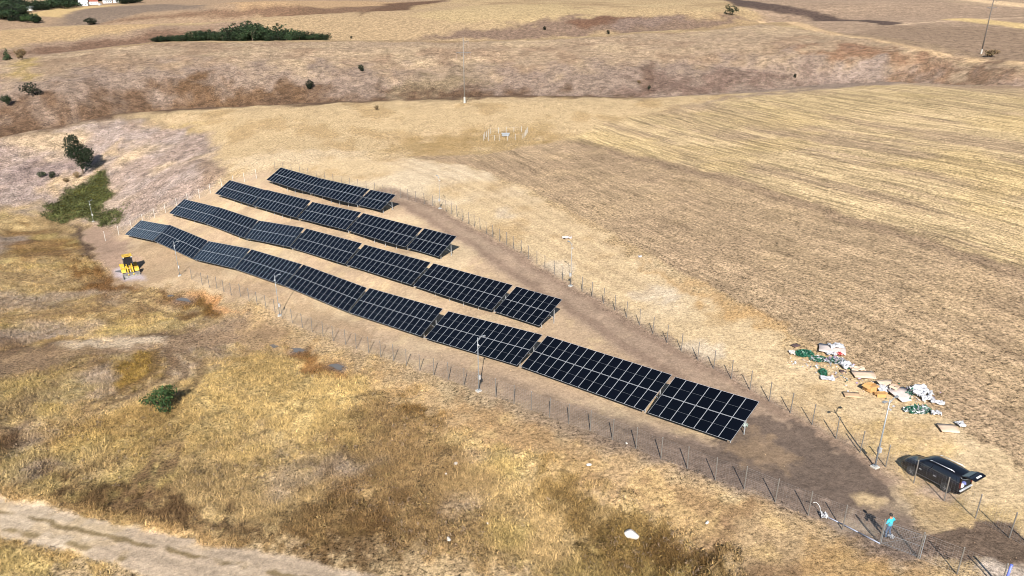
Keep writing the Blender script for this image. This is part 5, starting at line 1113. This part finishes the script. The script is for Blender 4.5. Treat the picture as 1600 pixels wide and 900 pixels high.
heap(1257, 554, 26, 11, [M['green']], 'green_strapping', 'dense heap of dark green strapping at the far end of the dump', 'plastic waste', 2, 420)
sheet(1238, 553, 9, 7, M['pink'], 'paper_scrap', 'pinkish white paper scrap beside the dense green heap', 'paper', 3)
heap(1279, 562, 24, 8, G_, 'green_strapping', 'loose thin trail of green strapping joining the heap to the pinkish board', 'plastic waste', 4, 260)
flat(1300, 548, 36, 14, M['pink'], 'large pinkish cardboard sheet lying on the stubble edge', -.35, 5)
sheet(1306, 543, 20, 8, M['film'], 'plastic_film', 'white film draped over the large pinkish sheet', 'plastic sheet', 6, .45)
heap(1305, 565, 32, 9, [M['film'], M['purple'], M['green'], M['film']], 'mixed_plastic', 'mixed heap of white, purple and green plastic strips', 'plastic waste', 7, 380)
sheet(1298, 555, 13, 7, M['film'], 'plastic_film', 'small white crumpled film between pinkish board and mixed heap', 'plastic sheet', 8, .4)
sheet(1312, 555, 8, 5, M['redp'], 'red_bag', 'small red plastic bag in the packaging dump', 'bag', 9, .25)
sheet(1322, 573, 15, 10, M['film'], 'plastic_film', 'bright white crumpled film at the end of the mixed heap', 'plastic sheet', 10, .5)
sheet(1340, 577, 20, 6, M['cardpale'], 'paper_scrap', 'long pale paper strip beside the bright white film', 'paper', 11, .2)
heap(1286, 583, 10, 9, [M['green']], 'green_strapping', 'small dark green bundle lowest in the far part of the dump', 'plastic waste', 12, 200)
sheet(1293, 592, 20, 6, M['film'], 'plastic_film', 'thin white film trailing from the small green bundle', 'plastic sheet', 13, .2, -.3)
flat(1317, 581, 9, 4, M['darkwood'], 'short dark plank among pale cardboard', -.4, 14, 'board', 'board')
flat(1350, 587, 30, 11, M['cardpale'], 'wide flat tan cardboard between the two halves of the dump', -.1, 15)
card_box(1360, 609, 17, M['cardtan'], 'orange-brown open cardboard box, largest in the dump', .45, .1)
flat(1331, 618, 22, 8, M['card'], 'flat brown cardboard lying alone nearest the fence', -.12, 19)
sheet(1379, 611, 15, 10, M['film'], 'plastic_film', 'white crumpled film beside the orange-brown box', 'plastic sheet', 20, .6)
card_box(1377, 619, 11, M['cardtan'], 'small tan cardboard box in front of the white film', -.3, -.15)
flat(1385, 601, 28, 8, M['cardpale'], 'long pale cardboard leaning behind the boxes', .35, 21, tilt=.25)
card_box(1396, 610, 13, M['cardpale'], 'pale open cardboard box behind the large white sheet', .8, .2)
flat(1410, 618, 30, 17, M['pink'], 'large whitish cardboard sheet lying tilted in the middle of the dump', .35, 22, tilt=.12)
sheet(1436, 613, 26, 12, M['film'], 'plastic_film', 'big white crumpled film at the near end of the dump', 'plastic sheet', 23, .6)
heap(1425, 615, 12, 5, G_, 'green_strapping', 'little tangle of green strapping on the big white film', 'plastic waste', 24, 120)
sheet(1447, 623, 16, 8, M['film'], 'plastic_film', 'greyish film scrap between big white film and dark strip', 'plastic sheet', 25, .4)
flat(1452, 622, 12, 5, M['purple'], 'dark purple board at the near end of the dump', -.5, 26, 'board', 'board')
sheet(1465, 630, 16, 5, M['film'], 'plastic_strip', 'long white plastic strip pointing away from the dump', 'plastic sheet', 27, .25, -.6)
heap(1434, 641, 38, 10, G_, 'green_strapping', 'long low heap of dark green strapping nearest the mast', 'plastic waste', 28, 460)
sheet(1462, 647, 12, 6, M['film'], 'plastic_film', 'white film tuft at the end of the long green heap', 'plastic sheet', 29, .35)
flat(1482, 671, 24, 11, M['cardpale'], 'flat brown cardboard lying alone beyond the dump toward the car', -.1, 31)
sheet(1500, 665, 10, 6, M['film'], 'plastic_film', 'small pale film beside the lone brown cardboard', 'plastic sheet', 32, .3)
sheet(886, 373, 15, 5, M['pink'], 'plastic_film', 'pinkish white rubbish lying alone near the slim lamp mast', 'plastic sheet', 33, .4)
sheet(1287, 809, 9, 6, M['film'], 'plastic_bag', 'white plastic bag at the end of the pale blue pipe', 'bag', 34, .5)
sheet(1391.5, 841, 7, 4, M['film'], 'plastic_bag', 'small cream bag on the ground at the feet of the person', 'bag', 35, .3)
sheet(1163, 667, 7, 5, mat('greenish_film', (.26, .32, .28), .5), 'plastic_bag', 'pale greenish bag under the corner of the nearest solar table', 'bag', 36, .6)
sheet(1000, 402 + 0, 5, 3, M['film'], 'paper_scrap', 'scrap of white paper on the stubble near the field track', 'paper', 37, .2)

# small scraps blown around the dump
rr = np.random.default_rng(77); n_ = 330; t_ = rr.uniform(0, 1, n_); xx = np.interp(t_, [0, .5, 1], [1250, 1335, 1460]) + rr.normal(0, 17, n_); yy = np.interp(t_, [0, .5, 1], [556, 594, 632]) + rr.normal(0, 7, n_)
pp = cast(np.stack([xx, yy], 1)); zz = ground(pp[:, 0], pp[:, 1]); P = np.stack([pp[:, 0], pp[:, 1], zz + rr.uniform(.03, .10, n_)], 1)
u = rr.normal(size=(n_, 3)) * [1, 1, .35]; u /= np.linalg.norm(u, axis=1)[:, None]; b = np.cross(u, rr.normal(size=(n_, 3)) * [.4, .4, 1]); b /= np.linalg.norm(b, axis=1)[:, None]; s = (rr.uniform(.05, .2, n_) * rr.uniform(.5, 1, n_))[:, None]
o = mesh_np('litter_scraps', np.stack([P - u * s, P + b * s * .8, P + u * s, P - b * s * .8], 1).reshape(-1, 3), np.arange(n_ * 4).reshape(-1, 4), [M['film'], M['cardpale'], M['card'], M['green'], M['purple']], None, smooth=False, mat_idx=rr.choice(5, n_, p=[.3, .25, .2, .15, .1])); tag(o, kind='stuff')
# ------------------------------------------------------------------ dry grass, real blades
def grass_layer():
    rr = np.random.default_rng(12); n = 360000
    # candidates spread over the ground in front, denser near
    a = rr.uniform(rad(-46), rad(46), n); D = 26 + (150 - 26) * rr.uniform(0, 1, n) ** 1.25
    x, y = D * np.sin(a), D * np.cos(a)
    C_, g, zz = lookup(x, y, [gC, gG, gz])
    clump = fbm(x / 1.6, y / 1.6, 91, 3)
    site_keep = rr.uniform(0, 1, n) < np.clip(g * (.25 + 1.3 * sstep(.35, .62, clump)) + .10 * (g < .3), 0, 1)
    x, y, C_, g, clump, D, z = [v[site_keep] for v in (x, y, C_, g, clump, D, zz)]
    n = len(x)
    nb = 5; hgt = (.05 + .22 * g * (.3 + 1.0 * clump)) * rr.uniform(.6, 1.3, n)
    P = np.repeat(np.stack([x, y, z - .03], 1), nb, 0); N_ = n * nb
    h = np.repeat(hgt, nb) * rr.uniform(.6, 1.2, N_); th = rr.uniform(0, 6.283, N_); ln = rr.uniform(.4, 2.0, N_) * h; wd = rr.uniform(.016, .045, N_) * np.repeat(np.clip(D / 70, .8, 1.6), nb)
    P[:, 0] += rr.normal(0, .13, N_); P[:, 1] += rr.normal(0, .13, N_)
    dx, dy = np.cos(th), np.sin(th)
    A_ = P + np.stack([-dy * wd, dx * wd, 0 * wd], 1); B_ = P - np.stack([-dy * wd, dx * wd, 0 * wd], 1); T_ = P + np.stack([dx * ln, dy * ln, h], 1)
    V = np.stack([A_, B_, T_], 1).reshape(-1, 3)
    tone = np.repeat(rr.uniform(.5, 1.6, n), nb) * rr.uniform(.75, 1.3, N_)
    c = np.repeat(C_, nb, 0) * tone[:, None] * np.array([1.08, 1.04, .95]); c = np.repeat(np.clip(c, .01, .8), 3, 0)
    m, t, b = node_mat('dry_grass_blades'); att = t.nodes.new('ShaderNodeAttribute'); att.attribute_name = 'Col'; t.links.new(att.outputs['Color'], b.inputs['Base Color']); b.inputs['Roughness'].default_value = .8; b.inputs['Specular IOR Level'].default_value = .15

    o = mesh_np('dry_grass', V, np.arange(N_ * 3).reshape(-1, 3), [m], c, smooth=False); tag(o, kind='stuff')
grass_layer()

def weeds_layer():
    rr = np.random.default_rng(33); n = 26000
    a = rr.uniform(rad(-46), rad(30), n); D = 32 + 105 * rr.uniform(0, 1, n) ** 1.2; x, y = D * np.sin(a), D * np.cos(a)
    g, z, c0 = lookup(x, y, [gG, gz, gC]); cl = fbm(x / 5, y / 5, 95, 4)
    k = (g > .55) & (rr.uniform(0, 1, n) < sstep(.42, .66, cl) * .75 + .04); x, y, z, c0, D = x[k], y[k], z[k], c0[k], D[k]; n = len(x)
    nb = 16; N_ = n * nb; R_ = np.repeat(rr.uniform(.14, .42, n), nb); H_ = np.repeat(rr.uniform(.18, .55, n), nb)
    q = rr.uniform(0, 1, N_); th = rr.uniform(0, 6.283, N_); hz = rr.uniform(0, 1, N_)
    P = np.repeat(np.stack([x, y, z], 1), nb, 0) + np.stack([R_ * np.sqrt(q) * np.cos(th), R_ * np.sqrt(q) * np.sin(th), H_ * hz * (1 - .6 * q)], 1)
    u = rr.normal(size=(N_, 3)); u[:, 2] += .8; u /= np.linalg.norm(u, axis=1)[:, None]; b = np.cross(u, rr.normal(size=(N_, 3))); b /= np.linalg.norm(b, axis=1)[:, None]
    s = rr.uniform(.05, .13, N_)[:, None]; V = np.stack([P - u * s, P + b * s * .4, P + u * s, P - b * s * .4], 1).reshape(-1, 3)
    pal = np.stack([S(120, 92, 56), S(98, 74, 48), S(150, 128, 104), S(132, 112, 60), S(176, 146, 92)]); c = pal[rr.choice(5, n, p=[.28, .22, .2, .15, .15])] * .55 + c0 * .45
    c = np.repeat(np.repeat(c, nb, 0) * rr.uniform(.6, 1.4, N_)[:, None], 4, 0)
    o = mesh_np('dry_weeds', V, np.arange(N_ * 4).reshape(-1, 4), [bpy.data.materials['dry_grass_blades']], c, smooth=False); tag(o, kind='stuff')
weeds_layer()
